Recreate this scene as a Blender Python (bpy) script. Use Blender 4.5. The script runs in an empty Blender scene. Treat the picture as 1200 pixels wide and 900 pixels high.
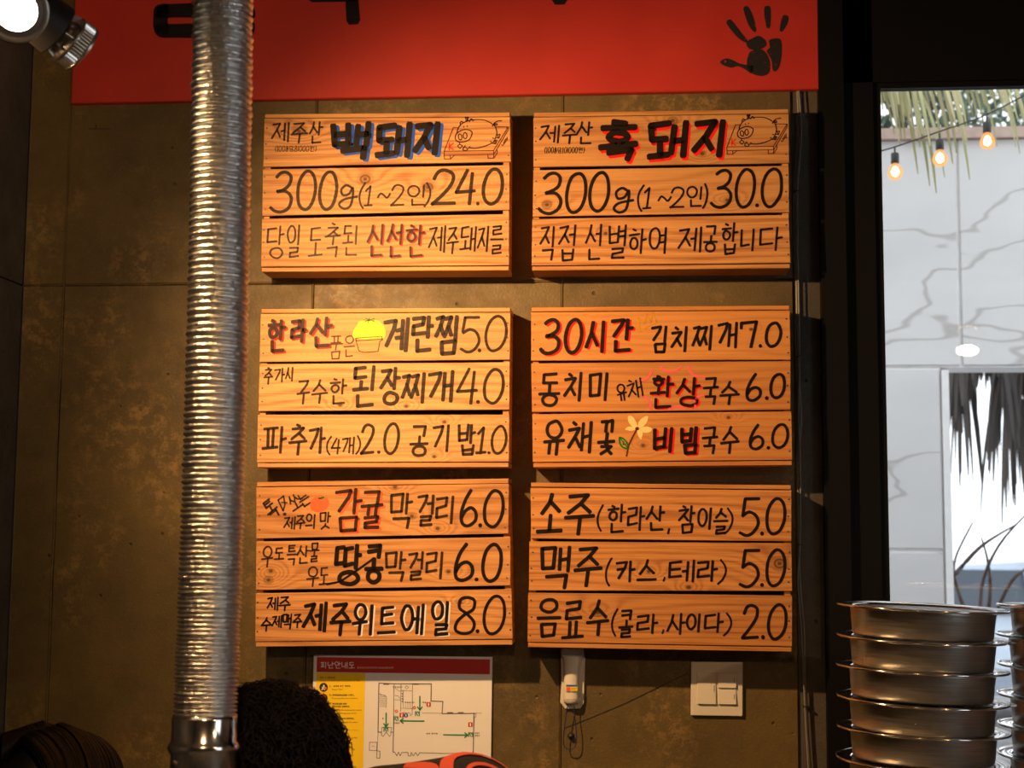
import bpy, bmesh, math, random
from math import sin, cos, pi, radians, sqrt, exp
from mathutils import Vector, Matrix
from mathutils.bvhtree import BVHTree
random.seed(7)
S = bpy.context.scene
COL = S.collection

# ------------------------------------------------------------------ camera
PITCH, YAW, ROLL = radians(5.817), radians(5.113), radians(0.437)
FPX = 1667.0
CAM = Vector((0.0, -3.17, 1.62))
FW = Vector((-sin(YAW)*cos(PITCH), cos(YAW)*cos(PITCH), sin(PITCH)))
_r = Vector((cos(YAW), sin(YAW), 0)); _u = _r.cross(FW)
RT = _r*cos(ROLL) + _u*sin(ROLL); UP = _u*cos(ROLL) - _r*sin(ROLL)
cd = bpy.data.cameras.new('camera'); cam = bpy.data.objects.new('camera', cd); COL.objects.link(cam)
cd.sensor_width = 36.0; cd.lens = 36.0*FPX/1200.0; cd.clip_start = .05; cd.clip_end = 300
m = Matrix((RT, UP, -FW)).transposed().to_4x4(); m.translation = CAM; cam.matrix_world = m
cd.dof.use_dof = True; cd.dof.focus_distance = 2.80; cd.dof.aperture_fstop = 6.2
S.camera = cam

# ------------------------------------------------------------------ sky, exposure
W = bpy.data.worlds.new('sky'); S.world = W; W.use_nodes = True
bg = W.node_tree.nodes['Background']
bg.inputs[0].default_value = (.88, .94, 1.0, 1); bg.inputs[1].default_value = 2.35
S.view_settings.view_transform = 'Standard'; S.view_settings.look = 'None'
S.view_settings.exposure = 0.0; S.view_settings.gamma = 1.0; S.view_settings.use_curve_mapping = False
WARM = (1.0, .58, .25)
LAMP_POWER = {'key': 140.0, 'front': 44.0, 'side': 15.0, 'room': 46.0}


def P(px, py, Y):
    """point on the vertical plane y = Y seen at that place of the 1200x900 frame"""
    d = RT*((px-600)/FPX) + UP*((450-py)/FPX) + FW
    t = (Y-CAM.y)/d.y
    return CAM + d*t


def PD(px, py, dist):
    d = RT*((px-600)/FPX) + UP*((450-py)/FPX) + FW
    return CAM + d*dist

# ------------------------------------------------------------------ helpers


class MB:
    """collects geometry in world coordinates, build() links it as one mesh object"""
    def __init__(s): s.v = []; s.f = []

    def add(s, vs, fs):
        n = len(s.v); s.v += [Vector(v) for v in vs]; s.f += [tuple(i+n for i in f) for f in fs]; return s

    def box(s, a, b):
        x0, y0, z0 = a; x1, y1, z1 = b
        return s.add([(x0, y0, z0), (x1, y0, z0), (x1, y1, z0), (x0, y1, z0), (x0, y0, z1), (x1, y0, z1), (x1, y1, z1), (x0, y1, z1)],
                     [(0, 3, 2, 1), (4, 5, 6, 7), (0, 1, 5, 4), (1, 2, 6, 5), (2, 3, 7, 6), (3, 0, 4, 7)])

    def slab(s, quad, y1, bev=0.0):
        """quad = TL,TR,BR,BL points on a front plane, extruded back to y1, front edges chamfered"""
        q = [Vector(p) for p in quad]; c = sum(q, Vector())/4
        if bev:
            fr = [p + Vector((-bev if p.x > c.x else bev, 0, -bev if p.z > c.z else bev)) for p in q]
            md = [Vector((p.x, p.y+bev, p.z)) for p in q]
        bk = [Vector((p.x, y1, p.z)) for p in q]
        if not bev:
            return s.add(q+bk, [(3, 2, 1, 0), (4, 5, 6, 7)]+[(i, (i+1) % 4, (i+1) % 4+4, i+4) for i in range(4)])
        fs = [(3, 2, 1, 0), (8, 9, 10, 11)]
        for i in range(4):
            j = (i+1) % 4; fs += [(i, j, j+4, i+4), (i+4, j+4, j+8, i+8)]
        return s.add(fr+md+bk, fs)

    def poly(s, pts): return s.add(pts, [tuple(range(len(pts)))])

    def lathe(s, prof, M=None, seg=48, wob=None):
        """prof = (r,z) list around local z; M places it"""
        M = M or Matrix(); vs = []; fs = []
        for k, (r, z) in enumerate(prof):
            for i in range(seg):
                a = 2*pi*i/seg; rr = r + (wob(k, i) if wob else 0)
                vs.append(M @ Vector((rr*cos(a), rr*sin(a), z)))
        for k in range(len(prof)-1):
            for i in range(seg):
                j = (i+1) % seg; fs.append((k*seg+i, k*seg+j, (k+1)*seg+j, (k+1)*seg+i))
        return s.add(vs, fs)

    def tube(s, pts, r, seg=8, cap=True):
        pts = [Vector(p) for p in pts]; n = len(pts); rs = r if isinstance(r, (list, tuple)) else [r]*n
        vs = []; fs = []
        t0 = (pts[1]-pts[0]).normalized(); nrm = t0.orthogonal().normalized()
        for k in range(n):
            t = (pts[min(k+1, n-1)]-pts[max(k-1, 0)]).normalized()
            nrm = (nrm - t*nrm.dot(t)); nrm = nrm.normalized() if nrm.length > 1e-6 else t.orthogonal().normalized()
            b = t.cross(nrm)
            for i in range(seg):
                a = 2*pi*i/seg; vs.append(pts[k] + (nrm*cos(a)+b*sin(a))*rs[k])
        for k in range(n-1):
            for i in range(seg):
                j = (i+1) % seg; fs.append((k*seg+i, k*seg+j, (k+1)*seg+j, (k+1)*seg+i))
        if cap: fs += [tuple(range(seg))[::-1], tuple(range((n-1)*seg, n*seg))]
        return s.add(vs, fs)

    def build(s, name, mat, parent=None, smooth=False):
        off = wloc(parent) if parent else Vector()
        me = bpy.data.meshes.new(name)
        me.from_pydata([v-off for v in s.v], [], s.f); me.update()
        if smooth:
            for p in me.polygons: p.use_smooth = True
        if mat: me.materials.append(mat)
        return link(name, me, parent)


def wloc(o):
    v = Vector()
    while o: v += o.location; o = o.parent
    return v


def link(name, data, parent=None, loc=(0, 0, 0)):
    o = bpy.data.objects.new(name, data); COL.objects.link(o); o.location = loc
    if parent: o.parent = parent
    return o


def tag(o, label=None, cat=None, group=None, kind=None):
    if label: o['label'] = label
    if cat: o['category'] = cat
    if group: o['group'] = group
    if kind: o['kind'] = kind
    return o


def thing(name, loc, label, cat, group=None):
    return tag(link(name, None, None, loc), label, cat, group)


def bevel(o, w, seg=2, smooth=True):
    bm = bmesh.new(); bm.from_mesh(o.data)
    bmesh.ops.recalc_face_normals(bm, faces=bm.faces)
    es = [e for e in bm.edges if len(e.link_faces) == 2 and e.calc_face_angle(0) > .6]
    bmesh.ops.bevel(bm, geom=es, offset=w, segments=seg, profile=.5, affect='EDGES')
    bm.to_mesh(o.data); bm.free(); return o


def aim(loc, direction, upv=Vector((0, 0, 1))):
    z = Vector(direction).normalized(); x = upv.cross(z).normalized(); y = z.cross(x)
    M = Matrix((x, y, z)).transposed().to_4x4(); M.translation = loc; return M

# ------------------------------------------------------------------ materials


class NT:
    def __init__(s, name):
        s.m = bpy.data.materials.new(name); s.m.use_nodes = True; s.t = s.m.node_tree
        s.b = s.t.nodes['Principled BSDF']; s.out = s.t.nodes['Material Output']

    def n(s, typ, **kw):
        o = s.t.nodes.new(typ)
        for k, v in kw.items():
            if k[0] == 'i' and k[1:].isdigit():
                k = int(k[1:])
            if isinstance(k, int) or k in o.inputs.keys():
                if hasattr(v, 'is_linked'): s.t.links.new(v, o.inputs[k])
                else: o.inputs[k].default_value = v
            else: setattr(o, k, v)
        return o

    def l(s, a, b): s.t.links.new(a, b)

    def math(s, op, a, b=0.0, c=None):
        kw = {'operation': op, 'i0': a, 'i1': b}
        if c is not None: kw['i2'] = c
        return s.n('ShaderNodeMath', **kw).outputs[0]

    def obj(s): return s.n('ShaderNodeTexCoord').outputs['Object']

    def mapping(s, vec, scale=(1, 1, 1), loc=(0, 0, 0)):
        return s.n('ShaderNodeMapping', Vector=vec, Scale=scale, Location=loc).outputs[0]

    def noise(s, vec, scale, detail=3, rough=.55):
        return s.n('ShaderNodeTexNoise', Vector=vec, Scale=scale, Detail=detail, Roughness=rough).outputs[0]

    def ramp(s, fac, stops, interp='LINEAR'):
        r = s.n('ShaderNodeValToRGB', Fac=fac); e = r.color_ramp.elements; r.color_ramp.interpolation = interp
        while len(e) < len(stops): e.new(.5)
        for k, (p, c) in zip(e, stops): k.position = p; k.color = (*c, 1) if len(c) == 3 else c
        return r.outputs[0]

    def mix(s, fac, a, b):
        o = s.t.nodes.new('ShaderNodeMix'); o.data_type = 'RGBA'
        for i, v in ((0, fac), (6, a), (7, b)):
            if hasattr(v, 'is_linked'): s.l(v, o.inputs[i])
            else: o.inputs[i].default_value = (*v, 1) if isinstance(v, tuple) else v
        return o.outputs[2]

    def bump(s, h, strength=.3, dist=.002):
        b = s.n('ShaderNodeBump', Strength=strength, Distance=dist, Height=h); s.l(b.outputs[0], s.b.inputs['Normal']); return b


def flat(name, col, rough=.5, metal=0.0, var=.12, bump=0.0, scale=30, emis=None, spec=None):
    N = NT(name); b = N.b; v = N.obj(); nz = N.noise(v, scale, 4)
    N.l(N.mix(nz, tuple(max(0, c*(1-var)) for c in col), tuple(min(1, c*(1+var)) for c in col)), b.inputs['Base Color'])
    b.inputs['Roughness'].default_value = rough; b.inputs['Metallic'].default_value = metal
    if spec is not None: b.inputs['Specular IOR Level'].default_value = spec
    if bump: N.bump(nz, bump, .003)
    if emis:
        b.inputs['Emission Color'].default_value = (*emis[0], 1); b.inputs['Emission Strength'].default_value = emis[1]
    return N.m


def ink(name, col, cover=.9, rough=.45):
    """marker ink: streaky thin paint over the wood"""
    N = NT(name); v = N.mapping(N.obj(), (12, 12, 260)); nz = N.noise(v, 1.0, 3)
    N.b.inputs['Base Color'].default_value = (*col, 1); N.b.inputs['Roughness'].default_value = rough; N.b.inputs['Specular IOR Level'].default_value = .12
    a = N.n('ShaderNodeMapRange', Value=nz); a.inputs[1].default_value = .3; a.inputs[2].default_value = .6
    a.inputs[3].default_value = cover-.06; a.inputs[4].default_value = min(1, cover+.06)
    N.l(a.outputs[0], N.b.inputs['Alpha']); return N.m


def wood(name, seed, pale, dark, knots=(), freq=55.0, amount=.75):
    """sawn softwood: growth-ring contours along x, bent round knots; knots = (x, z, r) object space"""
    N = NT(name); v = N.obj(); sp = N.n('ShaderNodeSeparateXYZ', Vector=v); X, Y, Z = sp.outputs
    rnd = random.Random(seed)
    off = tuple(rnd.uniform(-20, 20) for _ in range(3))
    vv = N.mapping(v, (1, 1, 1), off)
    low = N.noise(N.mapping(vv, (1.4, 1.4, 9)), 1.0, 2)
    h = N.math('MULTIPLY_ADD', Z, freq, N.math('MULTIPLY', low, 5.0))
    core = None
    for kx, kz, r in knots:
        dx = N.math('MULTIPLY', N.math('SUBTRACT', X, kx), .55); dz = N.math('SUBTRACT', Z, kz)
        d2 = N.math('ADD', N.math('MULTIPLY', dx, dx), N.math('MULTIPLY', dz, dz))
        g = N.math('POWER', 2.718, N.math('DIVIDE', d2, -(r*2.2)**2))
        h = N.math('MULTIPLY_ADD', g, 3.2, h)
        dx1 = N.math('MULTIPLY', dx, 1.5)
        d = N.math('SQRT', N.math('ADD', N.math('MULTIPLY', dx1, dx1), N.math('MULTIPLY', dz, dz)))
        c = N.n('ShaderNodeMapRange', Value=d); c.interpolation_type = 'SMOOTHSTEP'
        c.inputs[1].default_value = r*1.25; c.inputs[2].default_value = r*.35; c.inputs[3].default_value = 0; c.inputs[4].default_value = 1
        k = N.math('MULTIPLY', c.outputs[0], N.math('MULTIPLY_ADD', N.math('SINE', N.math('MULTIPLY', d, 900.0)), .25, .7))
        core = k if core is None else N.math('MAXIMUM', core, k)
    g = N.math('MULTIPLY_ADD', N.math('SINE', N.math('MULTIPLY', h, 6.283)), .5, .5)
    g = N.math('POWER', g, 2.0)
    fib = N.ramp(N.noise(N.mapping(vv, (4, 4, 230)), 1.0, 4, .72), [(.32, (0, 0, 0)), (.70, (1, 1, 1))])
    blot = N.noise(N.mapping(vv, (5, 5, 14)), 1.0, 3)
    t = N.math('ADD', N.math('MULTIPLY', g, .34*amount), N.math('ADD', N.math('MULTIPLY', fib, .55*amount), N.math('MULTIPLY', blot, .52*amount)))
    pale = (pale[0]*1.0, pale[1]*.92, pale[2]*.74)
    colr = N.ramp(t, [(.22, pale), (.48, tuple((p*.66+d*.34) for p, d in zip(pale, dark))), (.86, dark)])
    if core is not None:
        colr = N.mix(core, colr, tuple(c*.22 for c in dark))
    N.l(colr, N.b.inputs['Base Color']); N.b.inputs['Roughness'].default_value = .62
    N.b.inputs['Specular IOR Level'].default_value = .3
    N.bump(fib, .35, .001); return N.m


def concrete(name, base, patch=None, pits=True, rough=.62):
    N = NT(name); v = N.obj()
    a = N.noise(v, 2.2, 6, .62); b2 = N.noise(v, 11.0, 6, .7); fine = N.noise(v, 190.0, 2)
    c = N.ramp(a, [(.3, tuple(x*.50 for x in base)), (.52, base), (.75, tuple(x*1.45 for x in base))])
    c = N.mix(N.ramp(b2, [(.42, (0, 0, 0)), (.75, (.55, .55, .55))]), c, tuple(x*.45 for x in base))
    c = N.mix(N.ramp(fine, [(.56, (0, 0, 0)), (.74, (.22, .22, .22))]), c, tuple(min(1, x*2.2) for x in base))
    if patch:
        m1 = N.noise(N.mapping(v, (1, 1, .8), (3.1, 0, 1.7)), 3.4, 3)
        mm = N.math('MULTIPLY', N.ramp(m1, [(.47, (0, 0, 0)), (.60, (1, 1, 1))]), N.ramp(N.noise(v, 30.0, 6, .78), [(.48, (0, 0, 0)), (.60, (1, 1, 1))]))
        c = N.mix(N.math('MULTIPLY', mm, .75), c, patch)
    vor = N.n('ShaderNodeTexVoronoi', Vector=v, Scale=16.0).outputs['Distance']
    pit = N.ramp(vor, [(.045, (1, 1, 1)), (.075, (0, 0, 0))])
    if pits: c = N.mix(N.math('MULTIPLY', pit, .75), c, tuple(x*.2 for x in base))
    N.l(c, N.b.inputs['Base Color'])
    N.l(N.ramp(b2, [(.3, (rough-.14,)*3), (.7, (rough+.12,)*3)]), N.b.inputs['Roughness'])
    hgt = N.math('SUBTRACT', N.math('ADD', N.math('MULTIPLY', b2, .5), N.math('MULTIPLY', fine, .35)), pit)
    N.bump(hgt, .6, .0035); return N.m


M_CONC = concrete('painted_concrete', (.110, .072, .019), patch=(.26, .155, .045))
M_CONC_DK = concrete('dark_concrete', (.075, .062, .045))
M_DARK = flat('dark_room_plaster', (.22, .18, .14), .8, var=.2, bump=.2)
M_FLOOR = concrete('floor_concrete', (.12, .11, .10), pits=False)
M_BLACK = flat('black_metal', (.004, .0035, .0035), .55, .0, bump=.05, spec=.15)
M_BLACKM = flat('matt_black_paint', (.018, .016, .015), .5)
M_JOINT = flat('joint_shadow_filler', (.03, .022, .012), .9)
M_NAIL = flat('nail_steel', (.07, .055, .045), .45, .5)
M_STEEL = NT('brushed_steel')
_v = M_STEEL.obj(); _nz = M_STEEL.noise(M_STEEL.mapping(_v, (14, 14, 500)), 1.0, 3)
M_STEEL.l(M_STEEL.ramp(_nz, [(.3, (.33, .31, .28)), (.7, (.46, .44, .41))]), M_STEEL.b.inputs['Base Color'])
M_STEEL.l(M_STEEL.ramp(_nz, [(.3, (.30,)*3), (.7, (.42,)*3)]), M_STEEL.b.inputs['Roughness'])
M_STEEL.b.inputs['Metallic'].default_value = 1.0; M_STEEL.bump(_nz, .08, .001); M_STEEL = M_STEEL.m
M_CHROME = flat('polished_steel', (.72, .70, .67), .12, 1.0, var=.04)
M_ALU = NT('crinkled_foil'); _v = M_ALU.obj(); _nz = M_ALU.noise(M_ALU.mapping(_v, (1, 1, 1.6)), 190.0, 3, .7)
_vo = M_ALU.n('ShaderNodeTexVoronoi', Vector=M_ALU.mapping(_v, (1, 1, .8)), Scale=150.0).outputs['Distance']
M_ALU.b.inputs['Base Color'].default_value = (.78, .77, .75, 1); M_ALU.b.inputs['Metallic'].default_value = 1
M_ALU.b.inputs['Roughness'].default_value = .29
M_ALU.bump(M_ALU.math('ADD', _nz, M_ALU.math('MULTIPLY', _vo, .8)), .55, .0024); M_ALU = M_ALU.m
INK = {
    'black': ink('black_marker_ink', (.013, .008, .006), 1.0),
    'thin': ink('glare_paled_black_marker_ink', (.030, .018, .012), .85),  # lamp glare on the black ink put into a paler, less opaque colour
    'brown': ink('brown_marker_ink', (.11, .022, .010), .92),
    'red': ink('red_marker_ink', (.80, .012, .008), 1.0),
    'blue': ink('blue_marker_ink', (.02, .09, .48), .97),
    'orange': ink('orange_marker_ink', (.95, .13, .045), .95),
    'pink': ink('pink_marker_ink', (.95, .12, .16), .95),
    'yellow': ink('yellow_marker_ink', (.95, .86, .03), .99),
    'cream': ink('cream_marker_ink', (.95, .62, .25), .95),
    'green': ink('green_marker_ink', (.015, .16, .02), .97),
    'white': ink('white_marker_ink', (.85, .8, .75), .9),
    'gold': ink('gold_marker_ink', (.62, .30, .03), .8),
    'paint': ink('black_wall_paint', (.012, .010, .010), .99, .5),
}

# ------------------------------------------------------------------ pen strokes
LL = 'ㄱㄲㄴㄷㄸㄹㅁㅂㅃㅅㅆㅇㅈㅉㅊㅋㅌㅍㅎ'
VL = 'ㅏㅐㅑㅒㅓㅔㅕㅖㅗㅘㅙㅚㅛㅜㅝㅞㅟㅠㅡㅢㅣ'
TL = ['']+list('ㄱㄲㄳㄴㄵㄶㄷㄹㄺㄻㄼㄽㄾㄿㅀㅁㅂㅄㅅㅆㅇㅈㅊㅋㅌㅍㅎ')
# a stroke is a list of points; first item 's' = smooth curve, 'o' = closed smooth curve
ELL = ['o']+[(.5+.5*cos(a*pi/5-1.9), .5+.5*sin(a*pi/5-1.9)) for a in range(10)]
JA = {
    'ㄱ': [[(0, .12), (.92, .04), (.80, .35), (.22, 1)]],
    'ㄱh': [[(0, .12), (.95, .05), (.86, 1)]],
    'ㄴ': [[(.08, 0), (.10, .92), (1, .84)]],
    'ㄷ': [[(.92, .04), (.08, .12), (.06, .92), (1, .84)]],
    'ㄹ': [[(.02, .10), (.90, .03), (.84, .42), (.06, .52), (.05, .95), (1, .86)]],
    'ㅁ': [[(.08, .06), (.92, 0), (.86, .95), (.14, 1), (.06, .04)]],
    'ㅂ': [[(.06, .04), (.14, 1), (.90, .94), (.96, 0)], [(.12, .52), (.90, .46)]],
    'ㅅ': [[(.52, 0), (.40, .45), (0, 1)], [(.44, .40), (1, .92)]],
    'ㅇ': [ELL],
    'ㅈ': [[(.04, .12), (.88, .04), (.55, .48), (0, 1)], [(.54, .46), (1, .92)]],
    'ㅊ': [[(.36, 0), (.62, .10)], [(.02, .30), (.90, .24), (.55, .58), (0, 1)], [(.54, .58), (1, .96)]],
    'ㅋ': [[(0, .12), (.92, .04), (.80, .35), (.22, 1)], [(.10, .50), (.78, .42)]],
    'ㅋh': [[(0, .12), (.95, .05), (.86, 1)], [(.0, .55), (.88, .45)]],
    'ㅌ': [[(.94, .04), (.08, .10), (.06, .92), (1, .86)], [(.10, .50), (.86, .45)]],
    'ㅍ': [[(0, .06), (1, 0)], [(.30, .05), (.32, .92)], [(.70, .04), (.68, .90)], [(-.02, .96), (1.02, .88)]],
    'ㅎ': [[(.34, 0), (.62, .08)], [(.0, .30), (1, .24)], ['o']+[(.5+.36*cos(a*pi/5), .72+.28*sin(a*pi/5)) for a in range(10)]],
}
JV = {
    'ㅏ': [[(.32, 0), (.26, 1)], [(.32, .46), (1, .42)]],
    'ㅐ': [[(.16, .06), (.12, .95)], [(.16, .50), (.78, .46)], [(.84, 0), (.80, 1)]],
    'ㅑ': [[(.32, 0), (.26, 1)], [(.32, .34), (1, .31)], [(.30, .60), (1, .56)]],
    'ㅓ': [[(.84, 0), (.78, 1)], [(0, .48), (.80, .44)]],
    'ㅔ': [[(.94, 0), (.90, 1)], [(.48, .06), (.44, .95)], [(0, .48), (.46, .45)]],
    'ㅕ': [[(.84, 0), (.78, 1)], [(0, .34), (.82, .30)], [(0, .60), (.80, .56)]],
    'ㅖ': [[(.94, 0), (.90, 1)], [(.50, .06), (.46, .95)], [(0, .38), (.48, .35)], [(0, .62), (.47, .59)]],
    'ㅣ': [[(.62, 0), (.54, 1)]],
    'ㅗ': [[(0, .96), (1, .86)], [(.52, 0), (.50, .90)]],
    'ㅛ': [[(0, .96), (1, .86)], [(.34, 0), (.34, .92)], [(.66, 0), (.65, .90)]],
    'ㅜ': [[(0, .16), (1, .02)], [(.54, .10), (.50, 1)]],
    'ㅠ': [[(0, .14), (1, .02)], [(.34, .10), (.30, .95)], [(.68, .07), (.66, 1)]],
    'ㅡ': [[(0, .6), (1, .4)]],
}
DBL = {'ㄲ': 'ㄱ', 'ㄸ': 'ㄷ', 'ㅃ': 'ㅂ', 'ㅆ': 'ㅅ', 'ㅉ': 'ㅈ'}
MIXED = {'ㅘ': ('ㅗ', 'ㅏ'), 'ㅙ': ('ㅗ', 'ㅐ'), 'ㅚ': ('ㅗ', 'ㅣ'), 'ㅝ': ('ㅜ', 'ㅓ'), 'ㅞ': ('ㅜ', 'ㅔ'), 'ㅟ': ('ㅜ', 'ㅣ'), 'ㅢ': ('ㅡ', 'ㅣ')}
ASC = {
    '0': [['o']+[(.5+.5*cos(a*pi/6-1.8)+.06*-sin(a*pi/6-1.8), .5+.5*sin(a*pi/6-1.8)) for a in range(12)]],
    '1': [[(.12, .24), (.66, 0), (.46, .98)], [(0, 1), (.95, .96)]],
    '2': [['s', (.06, .26), (.22, .07), (.52, 0), (.86, .12), (.84, .36), (.5, .68), (.02, .99)], [(.02, .99), (1, .96)]],
    '3': [['s', (.20, .12), (.42, .02), (.70, .0), (.92, .12), (.88, .30), (.62, .43), (.30, .49)], ['s', (.30, .49), (.74, .50), (1, .66), (.92, .88), (.58, 1), (.24, .98), (0, .88)]],
    '4': [[(.55, 0), (0, .64), (1, .60)], [(.80, .10), (.70, 1)]],
    '5': [[(.96, .02), (.20, .03), (.10, .46)], ['s', (.10, .46), (.45, .36), (.85, .46), (.98, .70), (.72, .94), (.36, 1), (0, .92)]],
    '6': [['s', (.56, 0), (.25, .28), (.05, .62), (.12, .92), (.48, 1), (.90, .86), (.92, .62), (.62, .50), (.28, .58), (.08, .76)]],
    '7': [[(.06, .26), (.04, .05), (.98, .0), (.72, 1)]],
    '8': [['o', (.56, .46), (.20, .30), (.22, .08), (.58, 0), (.92, .10), (.88, .32), (.50, .47), (.10, .66), (.04, .90), (.42, 1), (.88, .92), (.95, .68)]],
    '(': [['s', (.9, 0), (.3, .28), (.1, .55), (.3, .82), (.75, 1)]],
    ')': [['s', (.3, 0), (.8, .25), (.9, .52), (.6, .8), (.1, 1)]],
    '~': [['s', (0, .8), (.22, .15), (.5, .45), (.76, .85), (1, .2)]],
    '.': [[(.5, .5), (.52, .52)]], ',': [[(.7, 0), (.25, 1)]],
    'g': [['s', (.72, .14), (.40, .0), (.12, .18), (.22, .42), (.55, .38), (.74, .12), (.76, .5), (.62, .9), (.3, 1), (.04, .84), (.3, .62), (1, .50)]],
    'K': [[(.1, 0), (.1, 1)], [(.9, .05), (.12, .55), (.95, 1)]],
}


def put(strokes, x0, y0, x1, y1):
    out = []
    for s in strokes:
        o = [s[0]] if isinstance(s[0], str) else []
        o += [(x0+p[0]*(x1-x0), y0+p[1]*(y1-y0)) for p in s if not isinstance(p, str)]; out.append(o)
    return out


def cons(c, x0, y0, x1, y1, low=False):
    if c in DBL:
        xm = (x0+x1)/2; g = (x1-x0)*.03
        return cons(DBL[c], x0, y0, xm-g, y1, low)+cons(DBL[c], xm+g, y0, x1, y1, low)
    k = c+'h' if low and c+'h' in JA else c
    return put(JA[k], x0, y0, x1, y1)


def glyph(ch):
    if ch in ASC: return ASC[ch]
    n = ord(ch)-0xAC00
    L, V, T = LL[n//588], VL[n % 588//28], TL[n % 28]
    out = []
    if V in MIXED:
        h, v = MIXED[V]; b = .62 if T else 1.0
        out += cons(L, .06, 0, .56, .50*b, True)
        out += put(JV[h], 0, .56*b, .64, .92*b if h != 'ㅜ' else 1.0*b) if h != 'ㅡ' else put(JV[h], 0, .70*b, .64, .86*b)
        out += put(JV[v], .64, 0, 1, b)
        if T: out += cons(T, .18, .72, .92, 1, True)
    elif V in 'ㅗㅛㅜㅠㅡ':
        if T:
            out += cons(L, .14, 0, .86, .34, True)
            out += put(JV[V], 0, .36, 1, .64) if V != 'ㅡ' else put(JV[V], 0, .44, 1, .54)
            out += cons(T, .16, .68, .86, 1, True)
        else:
            out += cons(L, .12, 0, .88, .50 if V not in 'ㅡ' else .66, V in 'ㅗㅛ')
            out += put(JV[V], 0, .54, 1, 1) if V not in 'ㅡ' else put(JV[V], 0, .84, 1, 1)
    else:
        wide = .50 if V in 'ㅐㅔㅖ' else .60
        if L in DBL: wide += .10
        b = .60 if T else 1.0
        out += cons(L, 0, .03*b, wide, (.90 if T else .84)*b)
        out += put(JV[V], wide+(.02 if V in 'ㅓㅔㅕㅖ' else .05), 0, 1, b)
        if T: out += cons(T, .20, .68, .92, 1, True)
    return out


# the brush-drawn headings have their own proportions
BIG = {'백': [[(.0, .06), (.08, .60), (.46, .57)], [(.44, .02), (.46, .57)], [(.04, .34), (.44, .30)], [(.72, .06), (.70, .60)], [(.72, .34), (.98, .30)], [(1.02, .0), (.98, .62)], [(.28, .78), (.92, .72), (.88, 1)]],
       '돼': [[(.52, .04), (.04, .10), (.06, .50), (.46, .48)], [(.28, .54), (.30, .90)], [(.0, .94), (.52, .88)], [(.66, .10), (.62, .86)], [(.64, .50), (.90, .46)], [(.96, .0), (.92, .96)]],
       '지': [[(.04, .10), (.66, .04), (.40, .46), (.0, .88)], [(.38, .46), (.64, .80)], [(.96, .0), (.88, 1)]],
       '흑': [[(.34, .02), (.66, .06)], [(.06, .20), (.92, .16)], ['o']+[(.48+.24*cos(a*pi/5), .42+.12*sin(a*pi/5)) for a in range(10)], [(.0, .70), (.96, .60)], [(.24, .84), (.84, .76), (.76, 1)]]}


def catmull(p, closed, n=6):
    q = [Vector((a[0], a[1])) for a in p]; N = len(q); out = []
    for i in range(N if closed else N-1):
        g = (lambda k: q[k % N]) if closed else (lambda k: q[max(0, min(N-1, k))])
        a, b, c, d = g(i-1), g(i), g(i+1), g(i+2)
        for k in range(n):
            t = k/n
            out.append(.5*((2*b)+(c-a)*t+(2*a-5*b+4*c-d)*t*t+(3*b-a-3*c+d)*t**3))
    if not closed: out.append(q[-1])
    return out


def ribbon(mb, pts, w, fn, closed=False, rnd=random):
    """flat pen line through 2-D points; fn maps 2-D to the surface"""
    pts = [Vector((p[0], p[1])) for p in pts]
    runs = [[pts[0]]]
    for i in range(1, len(pts)):
        runs[-1].append(pts[i])
        if 0 < i < len(pts)-1:
            a = pts[i]-pts[i-1]; b = pts[i+1]-pts[i]
            if a.length > 1e-6 and b.length > 1e-6 and a.angle(b) > .7: runs.append([pts[i]])
    for r in runs[1:]:
        disc(mb, r[0].x, r[0].y, w*.5, w*.5, fn, 10)
    if closed and len(runs) > 1: runs[-1].append(pts[0]); disc(mb, pts[0].x, pts[0].y, w*.5, w*.5, fn, 10)
    for ri, r in enumerate(runs):
        n = len(r); L = []; R = []
        if closed and len(runs) == 1: r = r+[r[0]]; n += 1
        for i in range(n):
            t = r[min(i+1, n-1)]-r[max(i-1, 0)]
            if closed and len(runs) == 1 and i in (0, n-1): t = r[1]-r[-2]
            if t.length < 1e-9: t = Vector((1, 0))
            t.normalize(); nn = Vector((-t.y, t.x))*w*.5*(1+rnd.uniform(-.05, .05))
            L.append(r[i]+nn); R.append(r[i]-nn)
            if i == 0 and not closed: t0 = t.copy()
            if i == n-1 and not closed: t1 = t.copy()
        if not closed:
            e = .30*w
            L = [L[0].lerp(R[0], .18)-t0*e]+L+[L[-1].lerp(R[-1], .18)+t1*e]
            R = [R[0].lerp(L[1], .18)-t0*e]+R+[R[-1].lerp(L[-2], .18)+t1*e]
        V = [fn(*p) for p in L]+[fn(*p) for p in R]; k = len(L)
        mb.add(V, [(i, k+i, k+i+1, i+1) for i in range(k-1)])


def disc(mb, cx, cy, rx, ry, fn, n=20, rot=0):
    mb.poly([fn(cx+rx*cos(2*pi*i/n)*cos(rot)-ry*sin(2*pi*i/n)*sin(rot), cy+rx*cos(2*pi*i/n)*sin(rot)+ry*sin(2*pi*i/n)*cos(rot)) for i in range(n)])


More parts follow.
